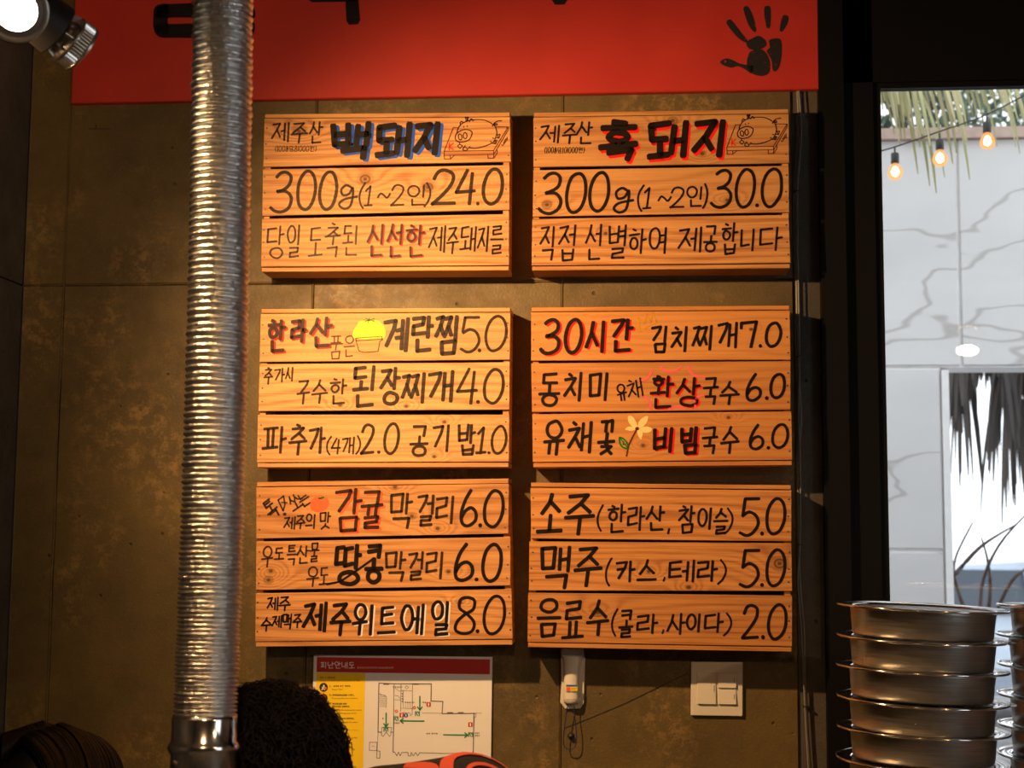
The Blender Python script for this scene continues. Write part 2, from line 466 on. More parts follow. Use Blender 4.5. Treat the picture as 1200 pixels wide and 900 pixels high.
def write(mb, ch, box, w, fn, slant=.05, off=(0, 0), rot=0.0, big=False):
    x0, y0, x1, y1 = box
    if ch == '.':
        disc(mb, (x0+x1)/2+off[0], (y0+y1)/2+off[1], (x1-x0)/2, (y1-y0)/2, fn, 12); return
    r = random.Random(ord(ch)*31+int(x0))
    h = w*.5; X0, Y0, X1, Y1 = x0+h, y0+h, max(x1-h, x0+h+.1), y1-h
    cx, cy = (x0+x1)/2, (y0+y1)/2
    for s in (BIG[ch] if big and ch in BIG else glyph(ch)):
        mode = s[0] if isinstance(s[0], str) else ''
        pts = [p for p in s if not isinstance(p, str)]
        q = []
        jx, jy = r.uniform(-.02, .02), r.uniform(-.02, .02)
        for p in pts:
            a = p[0]+jx+r.uniform(-.012, .012); b = p[1]+jy+r.uniform(-.012, .012)
            x = X0+a*(X1-X0)+slant*(.5-b)*(Y1-Y0); y = Y0+b*(Y1-Y0)
            if rot:
                dx, dy = x-cx, y-cy; x, y = cx+dx*cos(rot)-dy*sin(rot), cy+dx*sin(rot)+dy*cos(rot)
            q.append((x+off[0], y+off[1]))
        if mode: ribbon(mb, catmull(q, mode == 'o'), w, fn, mode == 'o', r)
        else: ribbon(mb, q, w, fn, False, r)

# ------------------------------------------------------------------ the room
XL = P(27, 330, 0).x                      # corner with the left wall
CEIL = 3.0
wall = tag(link('wall_back', None), 'olive brown painted concrete wall of formwork panels behind the wooden menu signs', kind='structure')
jx = [XL, P(75, 330, 0).x]+[P(75+i*292, 330, 0).x for i in (1, 2)]+[P(931, 400, 0).x]
zj = P(600, 330, 0).z
rows = [(0.0, zj-1.24), (zj-1.24, zj), (zj, CEIL)]
MB().box((XL-.1, .012, 0), (jx[-1], .14, CEIL)).build('backing', M_JOINT, wall)
rp = random.Random(3)
for i in range(len(jx)-1):
    for a, b in rows:
        d = rp.uniform(-.0015, .0015); g = .0014
        q = [(jx[i]+g, d, b-g), (jx[i+1]-g, d, b-g), (jx[i+1]-g, d, a+g), (jx[i]+g, d, a+g)]
        MB().slab(q, .013, .0022).build('panel', M_CONC, wall)
    if i:                                  # fins of cement squeezed out of the joints
        pts = [(jx[i]+rp.uniform(-.0012, .0012), -.0005, z*.1) for z in range(0, int(CEIL*10)+1)]
        MB().tube(pts, [rp.uniform(.0008, .0024) for _ in pts], 5).build('joint_fin', M_CONC, wall, True)
MB().tube([(x*.06+XL, -.0002, zj+rp.uniform(-.001, .001)) for x in range(0, int((jx[-1]-XL)/.06)+1)], .0016, 5).build('joint_fin', M_CONC, wall, True)
# the hairline crack and the old bolt below the signs
mbk = MB(); ribbon(mbk, [(662, 853), (690, 842), (733, 824), (770, 806), (806, 789)], .9, lambda x, y: P(x, y, -.0017)); mbk.build('crack', M_JOINT, wall)
mbk = MB(); ribbon(mbk, [(104, 151), (129, 151)], 1.2, lambda x, y: P(x, y, -.0017)); ribbon(mbk, [(112.5, 146), (112.5, 150)], 1.4, lambda x, y: P(x, y, -.0017)); mbk.build('pencil_mark', M_JOINT, wall)
mbk = MB(); c = P(669, 862, -.001)
mbk.lathe([(0.001, -.012), (.005, -.010), (.006, -.004), (.008, 0.0)], Matrix.Translation(c) @ Matrix.Rotation(-pi/2, 4, 'X'), 12).build('bolt', M_NAIL, wall, True)

lw = tag(link('wall_left', None), 'dark concrete side wall at the left edge', kind='structure')
for a, b in rows:
    MB().box((XL-.1, -6, a+.002), (XL-.001, 0, b-.002)).build('panel', M_CONC_DK, lw)
tag(MB().box((XL-.1, -6.1, -.1), (2.7, .14, 0)).build('floor', M_FLOOR), kind='structure')
tag(MB().box((XL-.1, -6.1, CEIL), (2.7, .14, CEIL+.1)).build('ceiling', M_DARK), kind='structure')
tag(MB().box((XL-.1, -6.1, 0), (2.7, -6.0, CEIL)).build('wall_behind', M_DARK), kind='structure')
wr = tag(link('wall_right', None), 'plain side wall with a wide window opening added for daylight, outside the frame at the right', kind='structure')  # opening added so daylight reaches the duct and bowls from the right
for a, b in (((2.6, -6.0, 0), (2.7, .14, .7)), ((2.6, -6.0, 2.6), (2.7, .14, CEIL)), ((2.6, -6.0, .7), (2.7, -3.5, 2.6)), ((2.6, -2.3, .7), (2.7, .14, 2.6))):
    MB().box(a, b).build('wall_piece', M_DARK, wr)

# concrete strip and the black steel window
x0, x1 = jx[-1], P(962, 400, 0).x
MB().box((x0, .006, 0), (x1, .14, CEIL)).build('trim_1', M_CONC_DK)
bpy.data.objects['trim_1']['kind'] = 'structure'
win = tag(link('window_1', None), 'black steel framed window with a view of a pale outdoor wall', kind='structure')
xa, xb, xc = x1, P(992, 400, 0).x, P(1038, 400, 0).x
zt = P(1120, 104, .02).z; XR = 2.6
MB().box((xa, -.02, 0), (xb, .14, CEIL)).build('outer_post', M_BLACK, win)
MB().box((xb, -.002, 0), (xc-.018, .14, CEIL)).build('window_post', M_BLACK, win)
MB().box((xc-.018, .006, .25), (xc, .06, zt)).build('glazing_bead', M_BLACK, win)
MB().box((xb, -.002, zt+.012), (XR, .032, CEIL)).build('header', M_BLACK, win)
MB().box((xc-.018, .006, zt), (XR, .032, zt+.012)).build('glazing_bead', M_BLACK, win)
MB().box((xb, -.002, 0), (XR, .14, .25)).build('sill', M_BLACK, win)
MB().box((2.45, -.002, .25), (XR, .14, zt)).build('window_post', M_BLACK, win)
G = NT('window_glass'); t = G.t; t.nodes.remove(G.b)
fr = G.n('ShaderNodeFresnel', IOR=1.5); tr = G.n('ShaderNodeBsdfTransparent', Color=(.975, .975, .98, 1)); gl = G.n('ShaderNodeBsdfGlossy', Roughness=.0)
mx = G.n('ShaderNodeMixShader', i0=fr.outputs[0]); G.l(tr.outputs[0], mx.inputs[1]); G.l(gl.outputs[0], mx.inputs[2]); G.l(mx.outputs[0], G.out.inputs[0])
MB().box((xc-.01, .018, .24), (2.46, .024, zt+.006)).build('pane', G.m, win)

# ------------------------------------------------------------------ red banner board
ban = thing('banner_board', P(520, 112, 0), 'wide red painted signboard with black brush letters and a handprint', 'signboard')
YB = -.022
q = [P(83, 121, YB), P(960, 104, YB)]
top = 3.0-.03
tl, trr = P(83, 121, YB), P(960, 104, YB)
quad = [Vector((tl.x, YB, top)), Vector((trr.x, YB, top)), trr, tl]
M_RED = NT('red_board_paint'); nz = M_RED.noise(M_RED.obj(), 6, 5); fz = M_RED.noise(M_RED.mapping(M_RED.obj(), (30, 30, 30)), 8, 3)
M_RED.l(M_RED.ramp(nz, [(.3, (.42, .019, .012)), (.7, (.49, .026, .015))]), M_RED.b.inputs['Base Color'])
M_RED.b.inputs['Roughness'].default_value = .55; M_RED.bump(fz, .12, .001)
MB().slab(quad, -.004, .002).build('board', M_RED.m, ban)
fb = lambda x, y: P(x, y, YB-.0006)
mb = MB(); ribbon(mb, catmull([(192, 13), (230, 12), (286, 11), (288, 24), (286, 36), (230, 36), (195, 36), (189, 34), (188, 24), (189, 15)], True, 4), 17, fb, True)
mb.build('brush_letter', INK['paint'], ban)
mb = MB(); ribbon(mb, [(366, -5), (412, -6), (414, 24)], 16, fb); mb.build('brush_letter', INK['paint'], ban)
mb = MB(); ribbon(mb, [(655, -40), (656, 0)], 18, fb); ribbon(mb, [(616, -6), (632, -5)], 9, fb); mb.build('brush_letter', INK['paint'], ban)
# handprint
HP = NT('handprint_paint'); nz = HP.noise(HP.obj(), 95, 4, .7); HP.b.inputs['Base Color'].default_value = (.012, .01, .01, 1); HP.b.inputs['Roughness'].default_value = .5
HP.l(HP.ramp(nz, [(.33, (0, 0, 0)), (.39, (1, 1, 1))]), HP.b.inputs['Alpha'])
fh = lambda x, y: P(640+x*.3, y*.3, YB-.0007)
hand = MB()
for pts, ws in (([(712, 82), (735, 112), (760, 142), (782, 160)], [20, 26, 22, 13]), ([(779, 28), (792, 60), (804, 95), (816, 122)], [18, 28, 26, 10]),
                ([(864, 26), (865, 55), (867, 85), (868, 108)], [20, 26, 20, 12]), ([(936, 62), (930, 88), (918, 120)], [20, 26, 12]),
                ([(682, 243), (702, 243), (728, 250), (752, 253), (785, 264), (806, 272)], [10, 30, 30, 12, 20, 30])):
    n = len(pts); a = []; b = []
    for i in range(n):
        tt = (Vector(pts[min(i+1, n-1)])-Vector(pts[max(0, i-1)])).normalized(); nn = Vector((-tt.y, tt.x))*ws[i]*.5
        a.append(Vector(pts[i])+nn); b.append(Vector(pts[i])-nn)
    ring = catmull(a+b[::-1], True, 4); hand.poly([fh(*p) for p in ring])
for blob in ([(782, 165), (808, 148), (830, 140), (852, 152), (862, 172), (848, 188), (815, 196), (790, 188)],
             [(872, 156), (914, 152), (921, 195), (916, 240), (905, 272), (886, 276), (880, 235), (862, 200), (874, 185)],
             [(800, 200), (838, 192), (858, 205), (872, 232), (876, 262), (868, 288), (842, 297), (810, 290), (788, 272), (784, 240), (790, 216)]):
    hand.poly([fh(*p) for p in catmull(blob, True, 4)])
hand.build('handprint', HP.m, ban)

# ------------------------------------------------------------------ the six crate signs
D = .090
LAB = {}


def crate(key, org, slats, lines, label, pale, dark, knots, seed, bottom=True):
    ox, oy, s = org
    fr = lambda x, y, Y=-D: P(ox+x*s, oy+y*s, Y)
    allp = [fr(*p) for q in slats for p in q]
    xl = min(p.x for p in allp); xr = max(p.x for p in allp)
    cz = sum(p.z for p in allp)/len(allp)
    root = thing('menu_crate', Vector(((xl+xr)/2, -D/2, min(p.z for p in allp)-.012)), label, 'menu sign', 'wooden crate menu signs on the wall')
    side = wood('crate_side_wood_'+key, seed+50, tuple(c*.9 for c in pale), dark, (), 40)
    TLp, TRp = fr(*slats[0][0]), fr(*slats[0][1]); BRp, BLp = fr(*slats[-1][2]), fr(*slats[-1][3])
    # end boards behind the slat ends
    for a, b, sg in ((TLp, BLp, 1), (TRp, BRp, -1)):
        th = .013; x0 = .002*sg
        q = [Vector((a.x+x0, -D+.0082, a.z-.001)), Vector((a.x+x0+th*sg, -D+.0082, a.z-.001)), Vector((b.x+x0+th*sg, -D+.0082, b.z+.001)), Vector((b.x+x0, -D+.0082, b.z+.001))]
        if sg < 0: q = [q[1], q[0], q[3], q[2]]
        MB().slab(q, -.0022).build('end_board', side, root)
    # long side boards, top and bottom
    th = .009; g = .0022
    for a, b, up in ((TLp, TRp, 1), (BLp, BRp, -1)):
        z0, z1 = a.z+g*up, b.z+g*up
        q = [Vector((a.x+.001, -D+.002, z0+th*up)), Vector((b.x-.001, -D+.002, z1+th*up)), Vector((b.x-.001, -D+.002, z1)), Vector((a.x+.001, -D+.002, z0))]
        if up < 0: q = [q[3], q[2], q[1], q[0]]
        MB().slab(q, -.0022, .0008).build('side_board', side, root)
    nail_me = NAIL
    for i, q in enumerate(slats):
        Q = [fr(*p) for p in q]
        kn = []
        for (kx, ky, kr) in knots.get(i, ()):
            p = fr(kx, ky)-root.location; kn.append((p.x, p.z, kr*s*.0019))
        rr = random.Random(seed+i)
        k = rr.uniform(.9, 1.08); pl = tuple(c*k for c in pale)
        mt = wood('slat_wood_%s_%d' % (key, i), seed+i, pl, dark, kn, rr.uniform(34, 70), rr.uniform(.65, .9))
        sl = MB().slab(Q, -D+.008, .0007).build('slat', mt, root)
        for xx in (.011, .989):
            for zz in (.2, .52, .83):
                t = Q[0].lerp(Q[1], xx); b = Q[3].lerp(Q[2], xx); p = t.lerp(b, zz+rr.uniform(-.05, .05)); p.x += rr.uniform(-.002, .002)
                n = link('nail', nail_me, sl, p-root.location+Vector((0, -.0004, 0)))
        # lettering
        layers = {}
        for wi, item in enumerate(lines[i]):
            if callable(item):
                item(layers, fr); continue
            txt, boxes, w, col = item[:4]; sh = item[4] if len(item) > 4 else None; kw = item[5] if len(item) > 5 else {}
            fn0 = lambda x, y: fr(x, y, -D-.00035); fn1 = lambda x, y: fr(x, y, -D-.0007)
            for ch, bx in zip(txt, boxes):
                if sh: write(layers.setdefault((sh[0], 0, wi), MB()), ch, bx, w*1.02, fn0, off=(sh[1], sh[2]), **kw)
                write(layers.setdefault((col, 1, wi), MB()), ch, bx, w, fn1, **kw)
        for (c, ly, *_w), mb in layers.items():
            mb.build('lettering' if c in ('black', 'thin') else 'drawing' if c in ('brown', 'yellow', 'cream', 'green', 'pink', 'gold') else 'colour_lettering', INK[c], sl)
    return root


nb = MB(); nb.lathe([(.0001, -.0008), (.0016, -.0006), (.0019, .0004)], Matrix.Rotation(-pi/2, 4, 'X'), 8)
NAIL = bpy.data.meshes.new('nail'); NAIL.from_pydata([tuple(v) for v in nb.v], [], nb.f); NAIL.materials.append(M_NAIL)


def spread(txt, x0, y0, x1, y1, wts=None):
    wts = wts or [1]*len(txt); tot = sum(wts); o = []; x = x0
    for w in wts:
        d = (x1-x0)*w/tot; o.append((x+d*.04, y0, x+d*.96, y1)); x += d
    return o


def pig(ox, oy, sx, sy):
    """outline drawing of a pig lying on a chopping board; source frame 510,125 scale 95/1200 of the photograph"""
    def f(layers, fr):
        fn = lambda x, y: P(ox+x*sx, oy+y*sy, -D-.0007)
        br = layers.setdefault(('brown', 1), MB()); bk = layers.setdefault(('black', 1), MB()); rd = layers.setdefault(('red', 1), MB())
        for s in ([(340, 312), (268, 310), (132, 660), (862, 650), (1080, 300), (900, 298)], [(132, 660), (132, 720), (868, 704), (862, 650)],
                  [(1080, 300), (1076, 350), (868, 704)], [(132, 720), (136, 775), (225, 775), (222, 720)], [(225, 775), (290, 716)],
                  [(780, 710), (784, 765), (865, 762), (866, 704)], [(865, 762), (915, 690), (918, 640)], [(980, 560), (1000, 575), (1062, 490), (1065, 450)], [(1010, 540), (1050, 470)]):
            ribbon(br, s, 13, fn)
        for s, c in (([(322, 400), (335, 330), (390, 255), (480, 212), (600, 192), (720, 198), (820, 240), (890, 300), (912, 380), (905, 420)], 0),
                     ([(510, 610), (600, 615), (720, 590), (830, 545)], 0),
                     ([(296, 450), (330, 385), (430, 340), (520, 355), (545, 400), (500, 490), (400, 525), (320, 510)], 1),
                     ([(342, 430), (360, 405), (385, 420), (395, 460), (380, 490), (352, 475)], 1), ([(415, 415), (440, 383), (465, 405), (468, 450), (445, 475), (420, 455)], 1),
                     ([(372, 270), (372, 235), (390, 218), (415, 235)], 0), ([(505, 225), (520, 190), (540, 182), (562, 215)], 0),
                     ([(845, 290), (870, 250), (920, 215), (985, 208)], 0), ([(870, 262), (905, 250), (918, 268), (895, 275), (870, 262)], 0)):
            ribbon(bk, catmull(s, c, 5), 15, fn, bool(c))
        for s in ([(355, 530), (365, 555), (405, 580), (365, 620), (330, 580), (365, 555)], [(445, 575), (405, 635), (455, 655), (515, 590)], [(410, 610), (440, 590), (480, 630)],
                  [(845, 462), (890, 475), (905, 420), (960, 410), (945, 465), (890, 455)], [(815, 510), (850, 545), (895, 550), (915, 500), (880, 490), (850, 545)], [(925, 420), (930, 455)], [(890, 500), (880, 540)],
                  [(450, 150), (455, 210)], [(470, 150), (470, 215)], [(490, 150), (482, 205)], [(440, 165), (500, 160)]):
            ribbon(bk, s, 13, fn)
        disc(bk, 422, 300, 9, 13, fn, 10); disc(bk, 474, 290, 9, 13, fn, 10)
        for s in put(ASC['K'], 200, 535, 275, 640): ribbon(rd, s, 17, fn)
    return f


def fills(items):
    def f(layers, fr):
        for fi, (col, ly, kind, *a) in enumerate(items):
            mb = layers.setdefault((col, ly, 'f%d' % fi if col in ('pink', 'cream', 'gold') else id(items)), MB()); e = {0: .00035, 1: .0007, 2: .00095}[ly]; fn = lambda x, y: fr(x, y, -D-e)
            if kind == 'disc': disc(mb, a[0], a[1], a[2], a[3], fn, 28, a[4] if len(a) > 4 else 0)
            elif kind == 'blob': mb.poly([fn(*p) for p in catmull(a[0], True, 4)])
            elif kind == 'curve': ribbon(mb, catmull(a[0], False, 6), a[1], fn)
            elif kind == 'line': ribbon(mb, a[0], a[1], fn)
    return f


# ---- top left
L = {}
L[0] = [('제주산', [(70, 85, 155, 182), (155, 85, 237, 188), (238, 82, 305, 190)], 9, 'thin'),
        ('(100g당8,000원)', spread('(100g당8,000원)', 85, 196, 276, 224, [.6, .5, 1, 1, 1, 1.5, 1, .4, 1, 1, 1, 1.6, .6]), 3, 'thin'),
        ('백돼지', [(330, 80, 520, 268), (535, 85, 712, 265), (710, 80, 838, 248)], 29, 'black', ('blue', 13, 8), {'big': True}), pig(510, 125, .07917, .07917)]
L[1] = [('300', [(62, 305, 168, 505), (183, 305, 277, 496), (283, 305, 374, 490)], 15, 'thin'), ('g', [(370, 370, 465, 486)], 11, 'thin'),
        ('(1~2인)', [(462, 362, 500, 486), (488, 375, 535, 472), (548, 405, 612, 442), (608, 368, 678, 472), (682, 372, 776, 472), (758, 360, 797, 476)], 9, 'thin'),
        ('24.0', [(792, 298, 912, 472), (902, 300, 1002, 472), (998, 450, 1014, 468), (1026, 295, 1126, 470)], 16, 'thin')]
L[2] = [('당일도축된', [(45, 558, 130, 708), (138, 555, 205, 710), (235, 560, 305, 702), (310, 548, 386, 705), (390, 555, 468, 698)], 9, 'thin'),
        ('신선한', [(502, 548, 585, 705), (590, 545, 668, 705), (676, 550, 768, 705)], 12, 'thin', ('red', 5, 4)),
        ('제주돼지를', [(780, 556, 864, 682), (862, 560, 922, 690), (922, 560, 1002, 680), (1002, 560, 1062, 682), (1060, 556, 1126, 692)], 9, 'black')]
PALE, DARKW = (.66, .375, .165), (.33, .125, .040)
crate('a', (300, 120, 310/1200), [[(38, 74), (1152, 66), (1156, 268), (33, 292)], [(31, 303), (1150, 284), (1150, 487), (28, 515)], [(27, 528), (1148, 506), (1148, 738), (23, 745)]], L,
      'wooden crate menu sign with blue-shadowed black letters and the 24.0 price', PALE, DARKW, {1: [(495, 348, 34), (780, 385, 30)], 0: [(195, 130, 22)]}, 11)

# ---- top right
L = {}
L[0] = [('제주산', [(65, 95, 157, 182), (160, 88, 234, 185), (226, 80, 300, 187)], 9, 'black'),
        ('(100g당10,000원)', spread('(100g당10,000원)', 85, 196, 264, 224, [.6, .5, 1, 1, 1, 1.5, .6, 1, .4, 1, 1, 1, 1.6, .6]), 3, 'black'),
        ('흑돼지', [(315, 68, 510, 264), (530, 75, 727, 260), (728, 68, 888, 248)], 29, 'black', ('red', 8, 11), {'big': True}), pig(842.0, 123.0, .0745, .0745)]
L[1] = [('300', [(58, 303, 168, 492), (176, 303, 274, 490), (281, 300, 377, 487)], 15, 'black'), ('g', [(382, 368, 482, 487)], 12, 'black'),
        ('(1~2인)', [(490, 360, 528, 482), (516, 370, 562, 470), (583, 405, 646, 442), (635, 368, 706, 467), (708, 365, 787, 464), (778, 355, 808, 472)], 9, 'black'),
        ('30.0', [(815, 293, 914, 470), (923, 290, 1017, 470), (1012, 444, 1029, 461), (1036, 288, 1134, 467)], 14, 'black')]
L[2] = [('직접선별하여제공합니다', [(62, 540, 138, 697), (145, 535, 227, 697), (263, 533, 342, 697), (363, 533, 450, 692), (453, 550, 537, 667), (543, 545, 628, 667), (673, 543, 782, 662), (783, 538, 850, 662), (860, 528, 937, 672), (943, 553, 1017, 657), (1026, 543, 1134, 654)], 10, 'black')]
crate('b', (615, 120, 320/1200), [[(38, 66), (1160, 50), (1162, 266), (38, 284)], [(38, 298), (1160, 278), (1162, 482), (35, 502)], [(33, 512), (1160, 494), (1168, 705), (30, 716)]], L,
      'wooden crate menu sign with red-shadowed black letters and the 30.0 price', (.60, .325, .130), (.30, .105, .030), {0: [(650, 80, 22), (780, 225, 16)], 1: [(97, 450, 22), (890, 430, 16)], 2: [(355, 575, 12)]}, 31)

# ---- middle left
egg = fills([('yellow', 0, 'blob', [(452, 172), (456, 140), (470, 122), (480, 104), (515, 96), (560, 98), (580, 112), (592, 130), (597, 158), (585, 176), (540, 180), (490, 180)]),
             ('brown', 1, 'line', [(464, 176), (580, 168), (584, 184), (572, 190), (564, 235), (500, 240), (478, 232), (466, 190), (464, 176)], 4),
             ('brown', 1, 'line', [(464, 188), (582, 180)], 4),
             ('green', 1, 'line', [(502, 104), (548, 88)], 4), ('green', 1, 'line', [(508, 88), (552, 104)], 4), ('green', 1, 'line', [(526, 84), (520, 108)], 4), ('green', 1, 'line', [(500, 96), (545, 98)], 3)])
L = {}
L[0] = [('한라산', [(65, 85, 157, 244), (168, 85, 250, 202), (256, 78, 362, 224)], 17, 'thin', ('red', 7, 6)), ('품은', [(342, 162, 408, 270), (408, 162, 462, 264)], 6, 'brown'), egg,
        ('계란찜', [(580, 78, 706, 242), (708, 70, 817, 247), (813, 68, 932, 258)], 19, 'thin'), ('5.0', [(928, 76, 1022, 242), (1008, 222, 1025, 240), (1038, 73, 1140, 240)], 13, 'thin')]
L[1] = [('추가시', [(50, 303, 98, 387), (98, 308, 150, 376), (148, 303, 190, 372)], 8, 'thin'), ('구수한', [(198, 358, 264, 474), (263, 358, 342, 472), (343, 353, 427, 474)], 10, 'thin'),
        ('된장찌개', [(443, 298, 562, 487), (568, 303, 667, 480), (666, 323, 782, 470), (783, 313, 908, 467)], 17, 'thin'), ('4.0', [(913, 308, 1014, 480), (1001, 452, 1019, 470), (1033, 308, 1130, 472)], 14, 'thin')]
L[2] = [('파추가', [(46, 568, 162, 697), (163, 558, 252, 700), (250, 570, 332, 697)], 13, 'thin'), ('(4개)', [(330, 610, 360, 700), (352, 618, 400, 697), (400, 613, 462, 697), (460, 610, 490, 700)], 8, 'thin'),
        ('2.0', [(483, 553, 554, 697), (559, 677, 575, 693), (588, 553, 662, 700)], 13, 'thin'), ('공기밥', [(703, 560, 794, 707), (803, 558, 893, 687), (915, 556, 1004, 704)], 13, 'thin'), ('1.0', [(998, 568, 1054, 697), (1052, 681, 1066, 695), (1068, 566, 1142, 700)], 12, 'thin')]
crate('c', (295, 350, 315/1200), [[(40, 68), (1155, 62), (1152, 272), (35, 282)], [(35, 292), (1152, 284), (1150, 495), (30, 502)], [(27, 518), (1150, 518), (1148, 728), (23, 730)]], L,
      'brightly lit wooden crate menu sign with a yellow steamed egg bowl drawing', (.68, .40, .18), (.38, .155, .055), {1: [(395, 475, 14), (690, 480, 12)], 2: [(860, 550, 13), (815, 705, 12)]}, 51)

# ---- middle right
crown = fills([('gold', 1, 'line', [(505, 145), (498, 85), (525, 108), (535, 70), (552, 100), (562, 62), (578, 100), (505, 145)], 7), ('gold', 1, 'line', [(470, 105), (500, 130)], 6)])
burst = fills([('pink', 1, 'curve', p, 9) for p in ([(598, 300), (612, 315), (640, 320), (668, 314), (686, 298)], [(720, 298), (730, 325), (752, 340), (785, 343)], [(515, 360), (540, 350), (552, 332), (558, 316)],
                                                    [(520, 430), (542, 442), (553, 460), (552, 488)], [(632, 486), (655, 476), (682, 476), (702, 486)], [(785, 424), (760, 432), (748, 452), (750, 482)])])
flower = fills([('cream', 0, 'blob', p) for p in ([(455, 516), (475, 520), (490, 545), (496, 570), (470, 560), (455, 538)], [(498, 568), (502, 540), (520, 522), (541, 517), (535, 545), (518, 562)],
                                                   [(492, 570), (470, 580), (445, 576), (442, 571), (460, 562)], [(500, 568), (530, 562), (556, 568), (552, 584), (528, 590), (508, 580)], [(494, 574), (510, 578), (518, 590), (514, 610), (510, 618), (498, 602)])]
               + [('brown', 1, 'disc', 494, 571, 9, 8), ('brown', 1, 'curve', [(492, 574), (470, 615), (455, 650), (447, 692)], 7),
                  ('green', 1, 'curve', [(416, 610), (432, 615), (450, 635), (454, 655)], 8), ('green', 1, 'curve', [(416, 610), (418, 635), (430, 652), (450, 660)], 8), ('green', 1, 'line', [(420, 614), (452, 656)], 5), ('green', 1, 'line', [(434, 626), (432, 642), (446, 638)], 4)])
L = {}
L[0] = [('30', [(63, 83, 160, 250), (170, 83, 257, 248)], 17, 'black', ('red', 8, 5)), ('시간', [(263, 92, 362, 242), (370, 80, 480, 243)], 17, 'black', ('red', 8, 4)), crown,
        ('김치찌개', [(550, 115, 632, 242), (638, 117, 724, 237), (732, 112, 834, 230), (842, 98, 940, 220)], 13, 'black'), ('7.0', [(938, 96, 1022, 222), (1027, 199, 1043, 216), (1053, 100, 1130, 217)], 14, 'black')]
L[1] = [('동치미', [(58, 320, 160, 477), (168, 318, 264, 454), (276, 320, 377, 452)], 14, 'black'), ('유채', [(402, 372, 450, 452), (446, 350, 524, 442)], 8, 'black', None, {'rot': -.22}), burst,
        ('환상', [(548, 333, 657, 487), (660, 343, 774, 477)], 14, 'black', ('red', 7, 5)), ('국수', [(778, 343, 852, 472), (853, 360, 947, 470)], 12, 'black'), ('6.0', [(966, 323, 1046, 452), (1055, 428, 1072, 446), (1073, 326, 1147, 444)], 14, 'black')]
L[2] = [('유채꽃', [(78, 533, 177, 694), (186, 533, 302, 682), (316, 528, 402, 692)], 15, 'black'), flower, ('비빔', [(557, 560, 662, 682), (676, 556, 770, 687)], 17, 'black', ('red', 8, 5)),
        ('국수', [(773, 558, 850, 687), (856, 558, 947, 687)], 12, 'black'), ('6.0', [(983, 548, 1058, 667), (1062, 647, 1079, 663), (1083, 548, 1162, 664)], 13, 'black')]
crate('d', (615, 350, 320/1200), [[(28, 60), (1165, 52), (1168, 268), (28, 272)], [(28, 284), (1168, 274), (1168, 488), (32, 498)], [(33, 508), (1172, 495), (1176, 708), (35, 718)]], L,
      'orange wooden crate menu sign with the cream flower and pink burst drawings', (.60, .28, .085), (.40, .140, .035), {2: [(520, 645, 14), (895, 522, 11)], 0: [(995, 135, 10)]}, 71)

# ---- bottom left
fruit = fills([('orange', 0, 'disc', 302, 135, 44, 37, -.35), ('green', 1, 'disc', 314, 108, 13, 6, -.2), ('black', 1, 'line', [(299, 110), (305, 111)], 7)])
tick = fills([('thin', 1, 'line', [(118, 118), (142, 100), (148, 138), (140, 166), (118, 118)], 7), ('thin', 1, 'line', [(132, 128), (158, 130)], 6), ('thin', 1, 'disc', 147, 181, 8, 7),
              ('black', 1, 'line', [(340, 492), (400, 478), (470, 430), (545, 375)], 11), ('black', 1, 'line', [(340, 494), (352, 484)], 8)])
L = {}
L[0] = [('톡', [(55, 110, 118, 205)], 9, 'thin', None, {'rot': -.62}), fills([('thin', 1, 'line', [(118, 118), (142, 100), (148, 138), (140, 166), (118, 118)], 7), ('thin', 1, 'line', [(132, 128), (158, 130)], 6), ('thin', 1, 'disc', 147, 181, 8, 7)]),
        ('쏘는', [(160, 92, 222, 162), (206, 84, 262, 150)], 8, 'thin', None, {'rot': -.55}), ('제주의맛', [(140, 188, 197, 252), (193, 183, 242, 250), (238, 178, 290, 248), (298, 168, 355, 250)], 8, 'thin'), fruit,
        ('감귤', [(363, 62, 497, 262), (483, 68, 590, 252)], 16, 'thin', ('orange', 9, 7)), ('막걸리', [(608, 83, 722, 247), (733, 88, 817, 242), (818, 93, 914, 227)], 13, 'thin'), ('6.0', [(926, 70, 1014, 244), (1011, 221, 1029, 241), (1033, 68, 1130, 244)], 15, 'black')]
L[1] = [('우도특산물', [(42, 320, 98, 422), (98, 328, 147, 387), (153, 316, 202, 412), (199, 318, 257, 407), (256, 308, 304, 397)], 8, 'thin'), ('우도', [(243, 413, 302, 507), (299, 413, 347, 500)], 8, 'thin'),
        ('땅콩', [(363, 312, 497, 503), (498, 308, 592, 497)], 20, 'black'), fills([('black', 1, 'line', [(335, 494), (395, 482), (470, 432), (545, 378)], 10)]),
        ('막걸리', [(588, 343, 692, 482), (693, 343, 770, 482), (773, 343, 864, 472)], 12, 'thin'), ('6.0', [(900, 308, 1002, 487), (994, 464, 1013, 481), (1023, 310, 1120, 490)], 16, 'black')]
L[2] = [('제주', [(66, 548, 120, 614), (118, 546, 177, 617)], 8, 'black'), ('수제맥주', [(38, 638, 92, 707), (88, 630, 137, 692), (134, 623, 182, 697), (179, 623, 227, 692)], 8, 'black'), ('제주', [(223, 566, 343, 712), (343, 570, 448, 730)], 17, 'black'),
        ('위트에일', [(446, 580, 557, 727), (560, 583, 650, 727), (660, 578, 774, 724), (798, 563, 890, 730)], 15, 'black', ('white', 7, 4)), ('8.0', [(903, 546, 1004, 724), (999, 694, 1017, 713), (1028, 543, 1134, 724)], 14, 'black')]
